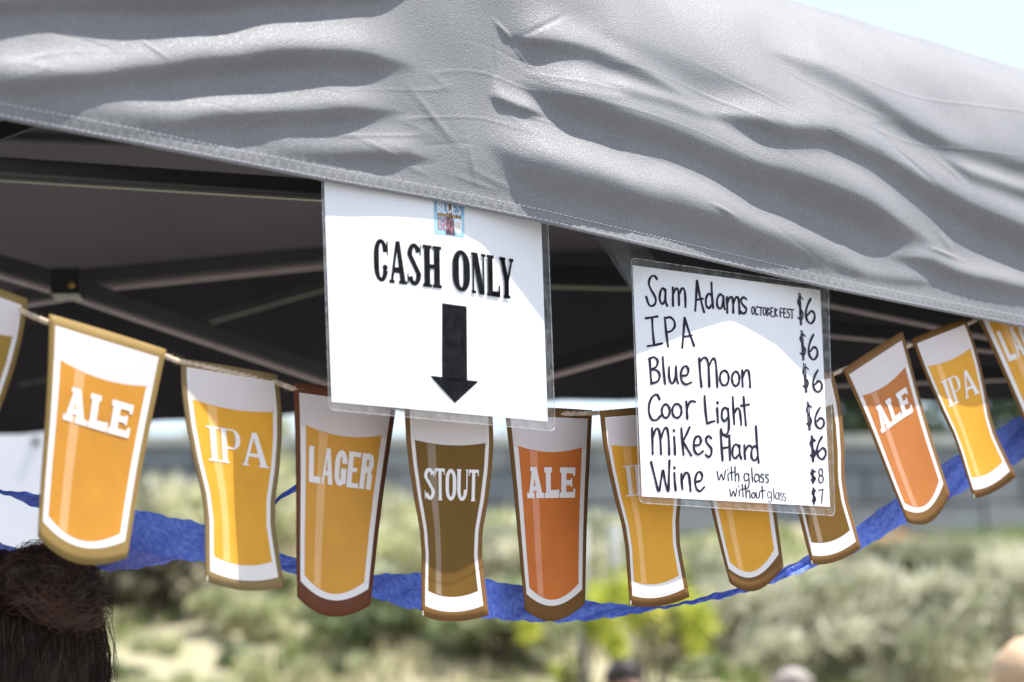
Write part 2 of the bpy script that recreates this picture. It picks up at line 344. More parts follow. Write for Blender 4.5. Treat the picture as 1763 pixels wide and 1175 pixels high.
# ---------------- white trailer at left
def panel_screen():
    wm = mat('white_painted_panel', (.74, .74, .77), .45, .4, var=.03, vscale=3)
    xr = (105-W0/2)/F*8.6
    t = empty('panel_screen', (xr-1.5, 8.7, 0), 'white panelled screen at the left edge behind the first ALE card', 'screen')
    n = 7; pw = .43
    for k in range(n):
        V, Fc = box_data(xr-(k+1)*pw+.004, xr-k*pw-.004, 8.6, 8.63, .5, 3.15); mesh_obj('panel', V, Fc, wm, t)
        for zz in (1.2, 2.0, 2.74, 3.05):
            V, Fc = tube_data([(xr-k*pw-.10, 8.6, zz), (xr-k*pw-.10, 8.59, zz)], [.016, .012], 8); mesh_obj('rivet', V, Fc, M['grey_metal'], t)
    for k in range(0, n+1, 2):
        V, Fc = box_data(xr-k*pw-.05, xr-k*pw, 8.635, 8.70, -.1, 3.1); mesh_obj('post', V, Fc, wm, t)
    V, Fc = box_data(xr-n*pw, xr, 8.58, 8.68, 3.155, 3.2); mesh_obj('top_rail', V, Fc, wm, t)
panel_screen()

# ================================================================== CANOPY TENT
HEM = [(-900, 30), (-300, 150), (-60, 194), (0, 206), (280, 259), (560, 313), (750, 347), (940, 386), (1120, 427), (1280, 464), (1430, 499), (1600, 533), (1763, 565), (1900, 592), (2200, 640)]
HX = [h[0] for h in HEM]; HY = [h[1] for h in HEM]
# how far the hem stands out from the plane (m), by image column
WX = [-900, 0, 300, 520, 620, 760, 850, 920, 1000, 1090, 1180, 1290, 1380, 1460, 1600, 1763, 2200]
WW = [.0, .002, .001, .002, .003, .002, .006, .014, .027, .036, .030, .018, .020, .028, .016, .008, .004]
WW = [a*.88 for a in WW]
tcoord = lambda P: (P-P0)@PD
def hem_table():
    us = []; zs = []; ws = []
    for px in np.linspace(-1400, 2200, 400):
        w = ip(px, WX, WW); p = onp(px, ip(px, HX, HY), w)
        us.append(tcoord(p)); zs.append(p[2]); ws.append(w)
    return np.array(us), np.array(zs), np.array(ws)
HU, HZ, HW = hem_table()
uB = tcoord(onp(1905, 592)); uA = uB-3.0
RIDGES = [ # polyline (px,py), amp, up width px, down width px, (fade in x)
 ([(-300, 2), (0, 0), (350, -4), (600, -16), (760, -34)], .0165, 60, 20),
 ([(-90, 148), (0, 146), (200, 124), (330, 102), (500, 90), (620, 94), (725, 112)], .0155, 52, 24),
 ([(20, 200), (90, 204), (200, 214), (300, 212), (430, 196), (560, 186), (705, 192)], .0115, 38, 19),
 ([(420, 262), (520, 268), (640, 266), (700, 262), (760, 276)], .0075, 30, 14),
 # right hand fan
 ([(850, 45), (900, 66), (1000, 92), (1090, 135), (1180, 178)], .012, 48, 20),
 ([(870, 130), (960, 168), (1060, 206), (1150, 236), (1240, 274), (1320, 296), (1400, 328), (1480, 366), (1560, 402), (1640, 450)], .0235, 75, 34),
 ([(835, 160), (880, 185), (930, 205)], .005, 20, 9),
 ([(1180, 190), (1320, 226), (1400, 228), (1480, 262), (1560, 306), (1640, 352), (1763, 402), (1950, 470)], .0195, 60, 27),
 ([(815, 230), (880, 275), (950, 300), (1030, 325), (1120, 345), (1200, 372), (1270, 405), (1350, 434), (1430, 458), (1500, 474)], .021, 60, 44),
 ([(1300, 82), (1400, 120), (1480, 168), (1560, 216), (1620, 242), (1720, 272), (1950, 330)], .009, 50, 20),
 ([(1590, 265), (1650, 300), (1720, 322), (1850, 350)], .007, 22, 14),
 ([(1500, 440), (1580, 448), (1660, 478), (1763, 500), (1900, 540)], .010, 26, 16),
 ([(1400, 455), (1470, 478), (1560, 486), (1620, 500)], .006, 18, 11),
 ([(980, 40), (1150, 100), (1300, 160), (1420, 215)], .005, 60, 28),
 ([(1000, 150), (1150, 190), (1230, 215)], .004, 22, 12),
]
def fold(px, py):
    w = np.zeros_like(px)
    for pts, a, su, sd in RIDGES:
        xs = [p[0] for p in pts]; ys = [p[1] for p in pts]
        L = xs[-1]-xs[0]; fl = min(130, L*.28)
        rx = px + 0
        r = np.interp(px, xs, ys) + 2.2*np.sin(px/53.+a*900)+1.0*np.sin(px/19.+a*400)
        t = py-r
        st_ = lambda q: np.clip(q, 0, 1)**2*(3-2*np.clip(q, 0, 1))
        e = st_((px-xs[0])/(fl*.9))*st_((xs[-1]-px)/(fl*1.5 if xs[0] > 790 else fl))
        amp = a*e*(1+.12*np.sin(px/90.+a*1000))
        up = 1/(1+(t/su)**2)**1.2
        dn = np.exp(-(np.maximum(t, 0)/(sd*(.4+.6*e)))**2*.9)
        w = w + amp*np.where(t < 0, up, dn)
    return w
def crease(px, py):
    w = np.zeros_like(px)
    CR = [((850, 35), (880, 75), 3, .0022), ((848, 70), (850, 150), 2.5, -.0016), ((880, 75), (905, 118), 3, .0016), ((878, 72), (960, 30), 4, -.0012), ((230, 68), (275, 110), 2.5, .0012), ((1590, 268), (1640, 322), 5, .0012),
          ((1600, 400), (1630, 440), 6, .0014), ((1180, 360), (1230, 385), 4, .002), ((800, 240), (815, 330), 4, .0013), ((600, 235), (760, 318), 4, .0010), ((700, 150), (790, 260), 6, .0012),
          ((1635, 480), (1650, 520), 4, .002), ((1575, 430), (1640, 452), 4, .0022), ((1500, 250), (1590, 330), 4, -.0012), ((360, 235), (470, 205), 4, .0012), ((770, 300), (860, 335), 4, .0011), ((900, 345), (800, 290), 5, .0009)]
    for (a, b, wd, amp) in CR:
        a = np.array(a, float); b = np.array(b, float); d = b-a; L2 = d@d
        t = np.clip(((px-a[0])*d[0]+(py-a[1])*d[1])/L2, 0, 1)
        dist = np.hypot(px-a[0]-t*d[0], py-a[1]-t*d[1])
        w = w+amp*np.exp(-(dist/wd)**2)*np.sin(np.pi*np.clip(t, .08, .92))
    return w
def tight(px, py):       # thin tight creases pulled sideways from the frame corner
    k = 1/(1+np.exp(-(px-845)/25.))
    c = py-k*(.47*(px-850)-.00009*(px-850)**2)-(1-k)*(-.03*px)
    n = np.sin(c/23+1.7*np.sin(px/140.)+.5)+.6*np.sin(c/9.+2.2*np.sin(px/90.+1)+px/200.)
    n2 = np.sin(c/31+2.3*np.sin(px/210.+2)-px/160.)+.5*np.sin(c/13.-px/75.)
    m = np.clip(np.sin(px/170.+c/60.)+.1, 0, 1); m2 = np.clip(np.sin(px/120.-c/45.+2)-.1, 0, 1)
    return .00055*m*np.exp(-(n/.16)**2)-.0005*m2*np.exp(-(n2/.12)**2)
def front_profile(u, s, px_of_u):
    """height above hem and inward distance for arc length s; returns h, inward, normal components"""
    s0 = np.interp(px_of_u, [-200, 800, 1170, 1763, 2000], [.30, .260, .198, .207, .207])
    Rb = .185; A1 = R(77)                       # bends from vertical to a roof that rises 13 degrees
    a = np.clip((s-s0)/Rb, 0, A1)
    h = np.where(s < s0, s, s0+Rb*np.sin(a)+np.maximum(0, s-s0-Rb*A1)*math.cos(A1))
    inn = np.where(s < s0, 0, Rb*(1-np.cos(a))+np.maximum(0, s-s0-Rb*A1)*math.sin(A1))
    return h, inn, a
def wv(u, s, seed=0):
    return .0014*np.sin(u*9+s*21+seed)+.0007*np.sin(u*23-s*34+1.3)+.0004*np.sin(u*41+s*63+2)
def build_cover(t):
    us = np.concatenate([np.linspace(uA, tcoord(onp(-80, 200))-.01, 40), np.linspace(tcoord(onp(-80, 200)), uB, 900)])
    ss = np.concatenate([np.linspace(0, .02, 7), np.linspace(.0225, .46, 300), np.linspace(.47, .62, 12)])
    U, S = np.meshgrid(us, ss)
    hz = np.interp(us, HU, HZ)[None, :]; hw = np.interp(us, HU, HW)[None, :]
    basept = P0[None, None, :]*np.array([1, 1, 0])+U[..., None]*PD
    b0 = basept+np.array([0, 0, 1.])*hz[..., None]; pxu, _ = project(b0)
    h, inn, a = front_profile(U, S, pxu)
    nrm = PN[None, None, :]*np.cos(a)[..., None]+np.array([0, 0, 1.])*np.sin(a)[..., None]
    B = basept-PN*inn[..., None]+np.array([0, 0, 1.])*(hz+h)[..., None]
    px, py = project(B)
    w = fold(px, py)+crease(px, py)+tight(px, py)+wv(U, S)
    hemf = np.clip(h/.05, 0, 1); hemf = hemf*hemf*(3-2*hemf)
    w = w*(.0+hemf)+hw*np.exp(-h/.13)
    # stitched hem band stands proud and puckers
    band = 1/(1+np.exp((S-.0155)/.0008))
    w = w+band*(.0011+.0004*np.sin(U*560)*np.sin(S*400)) - .0008*np.exp(-((S-.0045)/.0011)**2)-.0008*np.exp(-((S-.0140)/.0011)**2)
    w = w+.00018*np.sin(U*330+3*np.sin(U*40))*np.exp(-((S-.02)/.012)**2)
    V = (B+nrm*w[..., None]).reshape(-1, 3)
    nu = len(us); ns = len(ss)
    idx = np.arange(ns*nu).reshape(ns, nu)
    Fc = np.stack([idx[:-1, :-1], idx[:-1, 1:], idx[1:, 1:], idx[1:, :-1]], -1).reshape(-1, 4)
    o = mesh_obj('front_valance', V, Fc, M['fabric'], t, smooth=True)
    md = o.modifiers.new('thick', 'SOLIDIFY'); md.thickness = .0006; md.offset = -1
    G = V.reshape(ns, nu, 3)
    return us, ss, G
tent = empty('canopy_tent', (0, 3.6, 0), 'grey pop-up canopy tent with wrinkled valance and black scissor frame', 'tent')
us, ss, G = build_cover(tent)
top_row = G[-1]
A_ = top_row[0]; B_ = top_row[-1]
Br = at(2000, 690, 4.6); Ar = at(-900, 800, 5.9)
rear_px = [-900, 0, 310, 640, 950, 1100, 1500, 2000]; rear_py = [792, 749, 724, 704, 691, 691, 689, 690]
def rear_pt(px, dy=0.):
    f = (px+900)/2900.; dep = 1/((1-f)/5.9+f/4.6)
    p = at(px, ip(px, rear_px, rear_py), dep); return p+np.array([0, 0, dy])
PEAK = (A_+B_+rear_pt(-900, .3)+rear_pt(2000, .3))/4; PEAK[2] = max(A_[2], B_[2])+.30
def loft(name, rows, m, smooth=True):
    rows = [np.asarray(r) for r in rows]; n = len(rows[0]); V = np.concatenate(rows)
    Fc = [(j*n+i, j*n+i+1, (j+1)*n+i+1, (j+1)*n+i) for j in range(len(rows)-1) for i in range(n-1)]
    return mesh_obj(name, V, Fc, m, tent, smooth=smooth)
# roof panels to the peak
sel = np.linspace(0, len(us)-1, 60).astype(int)
fr = top_row[sel]
loft('front_roof_panel', [fr*(1-k)+PEAK*k for k in np.linspace(0, .985, 8)], M['fabric'])
rpx = np.linspace(-900, 2000, 60)
rear_h = np.array([rear_pt(p) for p in rpx]); rear_e = rear_h+np.array([0, 0, .30])
back_dir = np.array([.12, 1, 0])*0.02
def rear_row(k):
    r = rear_h+np.array([0, 0, .30*k]); r = r+np.outer(np.sin(rpx/60.+k*3)*.012*(1-k)+.01*np.sin(rpx/23.), [0, 1, 0]); return r
loft('rear_valance', [rear_row(k) for k in np.linspace(0, 1, 9)], M['valance_shade'])
e1 = rear_row(1)
loft('rear_roof_panel', [e1*(1-k)+PEAK*k+np.array([0, 0, -.03*math.sin(math.pi*k)]) for k in np.linspace(0, .985, 10)], M['inner_shade'])
def side(name, P, Q, Ph, Qh):
    n = 24; f = np.linspace(0, 1, n)[:, None]
    e = P*(1-f)+Q*f; hm = Ph*(1-f)+Qh*f
    loft(name+'_valance', [hm*(1-k)+e*k for k in (0, .25, .5, .75, 1)], M['valance_shade'])
    loft(name+'_roof_panel', [e*(1-k)+PEAK*k for k in np.linspace(0, .985, 8)], M['inner_shade'])
side('right', B_, e1[-1], G[0][-1], rear_h[-1])
side('left', A_, e1[0], G[0][0], rear_h[0])
tube('peak_cap', [PEAK-np.array([0, 0, .12]), PEAK-np.array([0, 0, .02]), PEAK+np.array([0, 0, .01])], [.05, .05, .02], M['plastic'], tent, 12)
# stitching on the hem
def stitches():
    V = []; Fc = []
    for sj, seed in ((.0045, 0), (.0140, 3)):
        j = np.argmin(abs(ss-sj))
        row = G[j]; nrow = G[min(j+1, len(ss)-1)]
        u = tcoord(onp(-70, 200)); 
        while u < uB-.01:
            ln = .0042; 
            P = [np.array([np.interp(q, us, row[:, c]) for c in range(3)]) for q in (u, u+ln)]
            k = len(V); d = P[1]-P[0]; up_ = np.array([0, 0, 1.])*.00042
            off = PN*.0007; mid = (P[0]+P[1])/2+PN*.0013
            for q in (P[0]-PN*.0003, mid, P[1]-PN*.0003): V += [q-up_+off, q+up_+off]
            Fc += [(k, k+2, k+3, k+1), (k+2, k+4, k+5, k+3)]
            u += .0060
    tag(mesh_obj('hem_stitching', V, Fc, M['thread'], tent), kind='stuff')
stitches()
def stitch_at(px, py):       # little tack stitch on cloth
    p = onp(px, py, .022); V, Fc = tube_data([p-PD*.006, p, p+PD*.006], .0012, 5); mesh_obj('tack_stitch', V, Fc, M['thread'], tent)
# legs
for nm, p in (('a', G[0][0]), ('b', G[0][-1]), ('c', rear_h[0]), ('d', rear_h[-1])):
    q = (p-PEAK)*np.array([1, 1, 0]); q /= np.linalg.norm(q); b_ = p-q*.06
    if nm in 'bd': b_ = b_+np.array([.03, 0, 0])
    beam('leg', (b_[0], b_[1], 0), (b_[0], b_[1], p[2]+.2), .03, .03, M['black_metal'], tent, upv=(0, 1, 0))
# front scissor bar right behind the valance
def bar(p1, p2, d1, d2, w, edge=True, m='black_metal', ew=.25, name='truss_bar'):
    a = at(p1[0], p1[1], d1); b = at(p2[0], p2[1], d2)
    o = beam(name, a, b, w*.6, w, M[m], tent)
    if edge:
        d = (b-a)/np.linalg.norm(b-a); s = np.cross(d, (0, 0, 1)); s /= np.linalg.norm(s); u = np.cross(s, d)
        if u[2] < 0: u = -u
        e = beam('bar_edge', a-u*(w/2+w*ew*.5+.0003), b-u*(w/2+w*ew*.5+.0003), w*.45, w*ew, M['edge_metal'], tent)  # paler strip along the lower face of the bar
dpl = lambda px, py, w: float((onp(px, py, w)-C0)@FW)
a = onp(-60, 288, -.10); b = onp(1000, 358, -.10)
beam('front_rail', a, b, .014, .0205, M['black_metal'], tent)
dd = np.array([0, 0, -1.])
beam('rail_lip', a+dd*.0055+PN*.0085, b+dd*.0055+PN*.0085, .002, .0028, M['grey_metal'], tent)
a = onp(-90, 262, -.16); b = onp(130, 178, -.16)
beam('front_rail', a, b, .012, .017, M['black_metal'], tent)
bar((-30, 446), (118, 490), 3.7, 3.75, .026, m='grey_metal')
bar((118, 490), (700, 688), 3.75, 3.95, .026, m='grey_metal')
bar((-20, 521), (112, 500), 3.9, 3.85, .020, m='grey_metal', ew=.3)
bar((112, 482), (700, 425), 3.85, 4.25, .026, m='grey_metal', ew=.35)
bar((320, 560), (640, 468), 4.5, 4.4, .018, m='grey_metal', ew=.2, edge=False)
bar((30, 660), (220, 620), 4.6, 4.6, .010, m='grey_metal', edge=False)
bar((640, 470), (1090, 480), 4.3, 4.1, .035, m='black_metal', edge=False)
bar((700, 700), (1180, 566), 3.9, 3.7, .022, m='black_metal', ew=.3)
bar((1380, 500), (1763, 578), 3.7, 3.55, .020, m='black_metal', ew=.3)
bar((1380, 560), (1800, 600), 3.9, 3.75, .020, m='black_metal', ew=.2)
bar((1380, 655), (1800, 640), 4.1, 4.0, .020, m='black_metal', ew=.12)
bar((-50, 232), (700, 262), 4.6, 4.3, .020, m='grey_metal', edge=False)
# hinge bracket with bolt
c = at(116, 489, 3.66)
V, Fc = box_data(c[0]-.020, c[0]+.020, c[1]-.02, c[1]+.03, c[2]-.019, c[2]+.019)
br = mesh_obj('bracket', V, Fc, M['plastic'], tent)
bb = at(124, 492, 3.632); V, Fc = tube_data([bb, bb+np.array([0, -.006, 0]), bb+np.array([0, -.008, 0])], [.0042, .0042, .003], 10)
bo = mesh_obj('bolt', V, Fc, M['brass'], tent); sub(bo, br)
bo.matrix_parent_inverse.identity()

# ================================================================== LETTER SHAPES
def rect(x0, y0, x1, y1): return [[(x0, y0), (x1, y0), (x1, y1), (x0, y1)]]
def arc(cx, cy, rx, ry, tx, ty, a0, a1, n=14):
    out = []
    for i in range(n):
        q = []
        for a, o in ((a0+(a1-a0)*i/n, 1), (a0+(a1-a0)*(i+1)/n, 1), (a0+(a1-a0)*(i+1)/n, 0), (a0+(a1-a0)*i/n, 0)):
            ca, sa = math.cos(R(a)), math.sin(R(a))
            q.append((cx+(rx-(0 if o else tx))*ca, cy-(ry-(0 if o else ty))*sa))
        out.append(q)
    return out
def glyph(ch, st=.28, th=.14, sh=.0, sw=.0):
    """pieces (each a list of quads) in a unit box, y down"""
    P = []
    def stem(x, y0=0, y1=1, w=st, top=True, bot=True):
        P.append(rect(x, y0, x+w, y1))
        if sh:
            if top: P.append(rect(max(0, x-sw), y0, min(1, x+w+sw), y0+sh))
            if bot: P.append(rect(max(0, x-sw), y1-sh, min(1, x+w+sw), y1))
    def quad(*p): P.append([list(p)])
    if ch == 'A':
        lw = th if th > .2 else th*1.1
        tw = max(st*.72, .16)
        quad((.5-tw*.5, 0), (.5+tw*.12, 0), (sw*.7+lw, 1), (sw*.7, 1))
        quad((.5-tw*.45, 0), (.5+tw*.5, 0), (1-sw*.7, 1), (1-sw*.7-st, 1))
        P.append(rect(.26, .62, .74, .62+min(.14, th)))
        if sh:
            P.append(rect(0, 1-sh, sw*1.4+lw+.03, 1)); P.append(rect(1-sw*1.4-st-.03, 1-sh, 1, 1))
            if sh > .12: P.append(rect(.5-tw*1.0, 0, .5+tw*.2, sh*.8))
    elif ch == 'L':
        stem(sw); P.append(rect(sw+st, 1-max(th, sh), 1, 1)); P.append(rect(1-max(th*.6, .12), .72 if sh else 1-th, 1, 1))
    elif ch == 'E':
        stem(sw); h = max(th*.75, sh*.9)
        P.append(rect(sw+st, 0, .97, h)); P.append(rect(sw+st, 1-h, 1, 1)); P.append(rect(sw+st, .5-h*.45, .78, .5+h*.45))
        if sh:
            P.append(rect(.97-.13, 0, .97, .28)); P.append(rect(1-.13, .70, 1, 1)); P.append(rect(.70, .36, .80, .64))
    elif ch == 'I': stem(.5-st/2)
    elif ch == 'P':
        stem(sw); r = .29
        P.append(rect(sw+st, 0, .62, th*.45)); P.append(rect(sw+st, 2*r-th*.45, .62, 2*r)); P.append(arc(.62, r, 1-.62, r, st, th*.45, -90, 90))
    elif ch == 'R':
        stem(sw, bot=True); r = .27
        P.append(rect(sw+st, 0, .62, th)); P.append(rect(sw+st, 2*r-th, .62, 2*r)); P.append(arc(.62, r, .38, r, st, th, -90, 90))
        P.append(rect(1-st-.02, 2*r+.06, 1-.02, 1)); quad((.5, 2*r-th), (.8, 2*r-th*.4), (.98, 2*r+.07), (1-st-.02, 2*r+.07))
    elif ch == 'B':
        stem(sw); r = .26
        P.append(rect(sw+st, 0, .6, th)); P.append(rect(sw+st, .5-th/2, .6, .5+th/2)); P.append(rect(sw+st, 1-th, .6, 1))
        P.append(arc(.6, .25, .36, .25, st, th, -90, 90)); P.append(arc(.6, .75, .4, .25, st, th, -90, 90))
    elif ch in 'OQCGU':
        r = .5; ry = .36
        if ch in 'OQ':
            P.append(arc(.5, ry, r, ry, st, th, 0, 180)); P.append(arc(.5, 1-ry, r, ry, st, th, 180, 360))
            P.append(rect(0, ry, st, 1-ry)); P.append(rect(1-st, ry, 1, 1-ry))
            if ch == 'Q': quad((.5, .8), (.7, .75), (1.0, 1.18), (.75, 1.18))
        elif ch == 'U':
            P.append(arc(.5, 1-ry, r-sw*.5, ry, st, th, 180, 360)); P.append(rect(sw*.5, 0, sw*.5+st, 1-ry)); P.append(rect(1-sw*.5-th*.9, 0, 1-sw*.5, 1-ry))
            if sh: P.append(rect(0, 0, st+sw*1.2, sh)); P.append(rect(1-th*.9-sw*1.4, 0, 1, sh))
        else:
            P.append(arc(.5, ry, r, ry, st, th, 12, 180)); P.append(arc(.5, 1-ry, r, ry, st, th, 180, 345)); P.append(rect(0, ry, st, 1-ry))
            if ch == 'C':
                if sh: P.append(rect(1-th*.9, .04, 1, ry)); P.append(arc(1-st*.6, 1-ry*.95, st*.5, .07, st*.5, .07, 0, 360))
                else: P.append(rect(1-st, .28, 1, ry)); P.append(rect(1-st, 1-ry, 1, .74))
            else: P.append(rect(1-st, .26, 1, .37)); P.append(rect(1-st, .5, 1, .93)); P.append(rect(.52, .5, 1-st, .5+th))
    elif ch == 'S':
        ry = .285
        P.append(arc(.5, ry, .5, ry, st, th, 20, 180)); P.append(arc(.5, 1-ry, .5, ry, st, th, 200, 360))
        quad((0, ry), (st, ry), (1, 1-ry), (1-st, 1-ry))
        if sh: P.append(rect(1-th*.7, .03, 1, ry*.95)); P.append(rect(0, 1-ry, th*.7, .97))
    elif ch == 'T':
        stem(.5-st/2, top=False); P.append(rect(0, 0, 1, max(sh, th*.8)))
        if sh: P.append(rect(0, 0, .1, .2)); P.append(rect(.9, 0, 1, .2))
    elif ch == 'H':
        stem(sw); stem(1-sw-st); P.append(rect(sw+st, .45, 1-sw-st, .45+th*.8))
    elif ch == 'N':
        P.append(rect(sw, 0, sw+th*.8, 1)); P.append(rect(1-sw-th*.8, 0, 1-sw, 1)); quad((sw*.5, 0), (sw+st, 0), (1-sw, 1), (1-sw-st, 1))
        if sh: P.append(rect(0, 0, sw+st*.7, sh)); P.append(rect(0, 1-sh, sw*2+th, 1)); P.append(rect(1-sw*2-th, 0, 1, sh))
    elif ch == 'Y':
        quad((sw*.5, 0), (sw*.5+st, 0), (.5+st/2, .58), (.5-st/2, .58)); quad((1-sw*.5-th*.9, 0), (1-sw*.5, 0), (.5+st/2, .58), (.5, .58)); P.append(rect(.5-st/2, .55, .5+st/2, 1))
        if sh: P.append(rect(0, 0, sw*1.4+st, sh)); P.append(rect(1-sw*1.7-th, 0, 1, sh)); P.append(rect(.5-st/2-sw, 1-sh, .5+st/2+sw, 1))
    elif ch == 'W':
        quad((0, 0), (st*.8, 0), (.3+st*.4, 1), (.3-st*.2, 1)); quad((.5-.1, 0), (.5+.1, 0), (.3+st*.4, 1), (.3-st*.1, 1)); quad((.4, 0), (.6, 0), (.78, 1), (.62, 1)); quad((1-st*.8, 0), (1, 0), (.8, 1), (.62, 1))
    return P
def text_pieces(txt, x0, x1, y0, y1, gap=.06, widths=None, **kw):
    """lay letters in a box; returns pieces in box coordinates"""
    W = {'I': .55, ' ': .45}
    ws = [(widths or {}).get(c, W.get(c, 1.)) for c in txt]; tot = sum(ws)+gap*(len(txt)-1); x = 0; out = []
    for c, w in zip(txt, ws):
        if c != ' ':
            kk = dict(kw)
            if c == 'I': kk['st'] = min(.6, kk.get('st', .28)/.55); kk['sw'] = .9
            for pc in glyph(c, **kk):
                out.append([[(x0+(x1-x0)*(x+w*px)/tot, y0+(y1-y0)*py) for px, py in q] for q in pc])
        x += w+gap
    return out
def pieces_mesh(name, pieces, fn, m, parent, lift, step=.00006):
    """fn(x,y,lift)->world"""
    V = []; Fc = []
    for i, pc in enumerate(pieces):
        for q in pc:
            k = len(V); V += [fn(x, y, lift+step*i) for x, y in q]; Fc.append(tuple(range(k, k+len(q))))
    return mesh_obj(name, V, Fc, m, parent)

# ================================================================== BEER CARDS
CARDMATS = {}
def cm(nm, col, rough=.32, var=.06, vs=30, transl=0.):
    if nm not in CARDMATS: CARDMATS[nm] = mat(nm, col, .5, .13, var=var, vscale=vs, bump=.06, bscale=60, transl=transl)
    return CARDMATS[nm]
DEV = ([0, .08, .18, .3, .45, .6, .72, .85, 1.2], [0, -.02, -.035, -.03, .005, .07, .085, .055, -.03])
def build_card(shape, word, corners, gaps, beer, border, label, curl=.003, sag=None, foamc=(.66, .59, .58), shaded=False, turn=0.):
    TL, TR, BR, BL = corners
    gl, gr = gaps if isinstance(gaps, tuple) else (gaps, gaps)
    PTL, PTR, PBR, PBL = onp(*TL, -gl), onp(*TR, -gr), onp(*BR, -gr), onp(*BL, -gl)
    nn = np.cross(PTR-PTL, PBL-PTL); nn /= np.linalg.norm(nn)
    if nn@PN < 0: nn = -nn
    t = empty('beer_card', (PTL+PTR)/2, label, 'card', 'paper beer glass cut-outs strung on twine')
    sag = sag if sag is not None else (.07 if shape == 'pint' else .028)
    def fn(u, v, lift):
        p = (PTL*(1-u)+PTR*u)*(1-v)+(PBL*(1-u)+PBR*u)*v
        return p+nn*(lift+curl*(2*u-1)**2*(.4+v)+curl*.6*math.sin(v*5+u*2))
    inw = (lambda v: 0.) if shape == 'pint' else (lambda v: float(np.interp(v, *DEV)))
    def region(name, m_, v0, v1, s0, s1, lift, mt, nu=16, nv=26, u0=None, u1=None, mr=None):
        V = []; mr = m_ if mr is None else mr
        for j in range(nv+1):
            for i in range(nu+1):
                q = i/nu; qq = q if u0 is None else u0+(u1-u0)*q; a = v0+s0*(1-(2*qq-1)**2); b = v1+s1*(1-(2*qq-1)**2)
                v = a+(b-a)*j/nv; d = inw(v)
                lo, hi = d+m_, 1-d-mr
                if u0 is not None: W_ = hi-lo; lo, hi = lo+W_*u0, lo+W_*u1
                V.append(fn(lo+(hi-lo)*q, v, lift))
        Fc = [(j*(nu+1)+i, (j+1)*(nu+1)+i, (j+1)*(nu+1)+i+1, j*(nu+1)+i+1) for j in range(nv) for i in range(nu)]
        return mesh_obj(name, V, Fc, mt, t, smooth=True)
    bo = region('card_back', 0, 0, 1, -.004, sag, 0, border)
    md = bo.modifiers.new('thick', 'SOLIDIFY'); md.thickness = .0007; md.offset = 1 if False else -1
    foam = cm('printed_foam_'+('a' if foamc[0] > .6 else 'b'), foamc, .35, .02)
    rim = cm('printed_rim', (.74, .70, .68), .35, .02)
    if shape == 'pint':
        region('white_rim', .05, .045, .925, 0, sag, .0001, rim); region('foam', .051, .046, .2, 0, .03, .00018, foam)
        be = (.108, .195, .895, .028, sag)
    else:
        region('white_rim', .055, .035, .955, 0, sag, .0001, rim); region('foam', .075, .04, .19, 0, .02, .00018, foam)
        be = (.10, .18, .885, .018, sag)
    b_ = region('beer', be[0], be[1], be[2], be[3], be[4], .00026, cm(*beer))
    hl = [min(1, c*1.0+.11) for c in beer[1]]
    region('highlight', be[0], be[1]+.004, be[2]-.003, be[3], be[4], .00032, cm(beer[0]+'_highlight', hl), nu=3, u0=.17, u1=.29)
    if shape != 'pint':
        c_ = region('worn_corner', 0, .978, 1.0, 0, sag*.1, .0002, cm('bare_card', (.42, .38, .32), .8, .05), nu=3, nv=2, u0=.0, u1=.025)
    if word:
        wm = cm('printed_lettering', (.80, .75, .74), .35, .02)
        if word == 'ALE': bx = (.17, .82, .30, .455); kw = dict(st=.33, th=.26, sh=.17, sw=.09, gap=.04, widths={'L': .95, 'E': 1.0, 'A': 1.15})
        elif word == 'IPA': bx = (.18, .87, .292, .45); kw = dict(st=.24, th=.10, sh=.05, sw=.08, gap=.04, widths={'P': 1.0, 'A': 1.35, 'I': .6})
        elif word == 'LAGER': bx = (.14, .85, .29, .46); kw = dict(st=.41, th=.18, gap=.09)
        else: bx = (.15, .86, .31, .46); kw = dict(st=.32, th=.12, sh=.05, sw=.06, gap=.06, widths={'T': .9})
        pcs = text_pieces(word, bx[0], bx[1], bx[2], bx[3], **kw)
        pieces_mesh('lettering', pcs, fn, wm, t, .00062, .00001)
    return t, fn
GOLD = ('golden_beer', (.68, .33, .035)); AMB = ('amber_beer', (.52, .235, .035)); ORG = ('orange_ale', (.55, .155, .035)); STO = ('brown_stout', (.15, .078, .014)); LAG = ('lager_beer', (.60, .29, .05)); OR2 = ('light_orange_ale', (.46, .165, .045))
bOL = cm('olive_glare_border', (.25, .165, .055)); bTA = cm('tan_glare_border', (.24, .165, .075)); bRD = cm('red_brown_border', (.13, .045, .022)); bBR = cm('brown_border', (.155, .075, .022)); bB2 = cm('mid_brown_border', (.19, .095, .03))  # olive and tan ones: brown print with its gloss reflection put into the colour
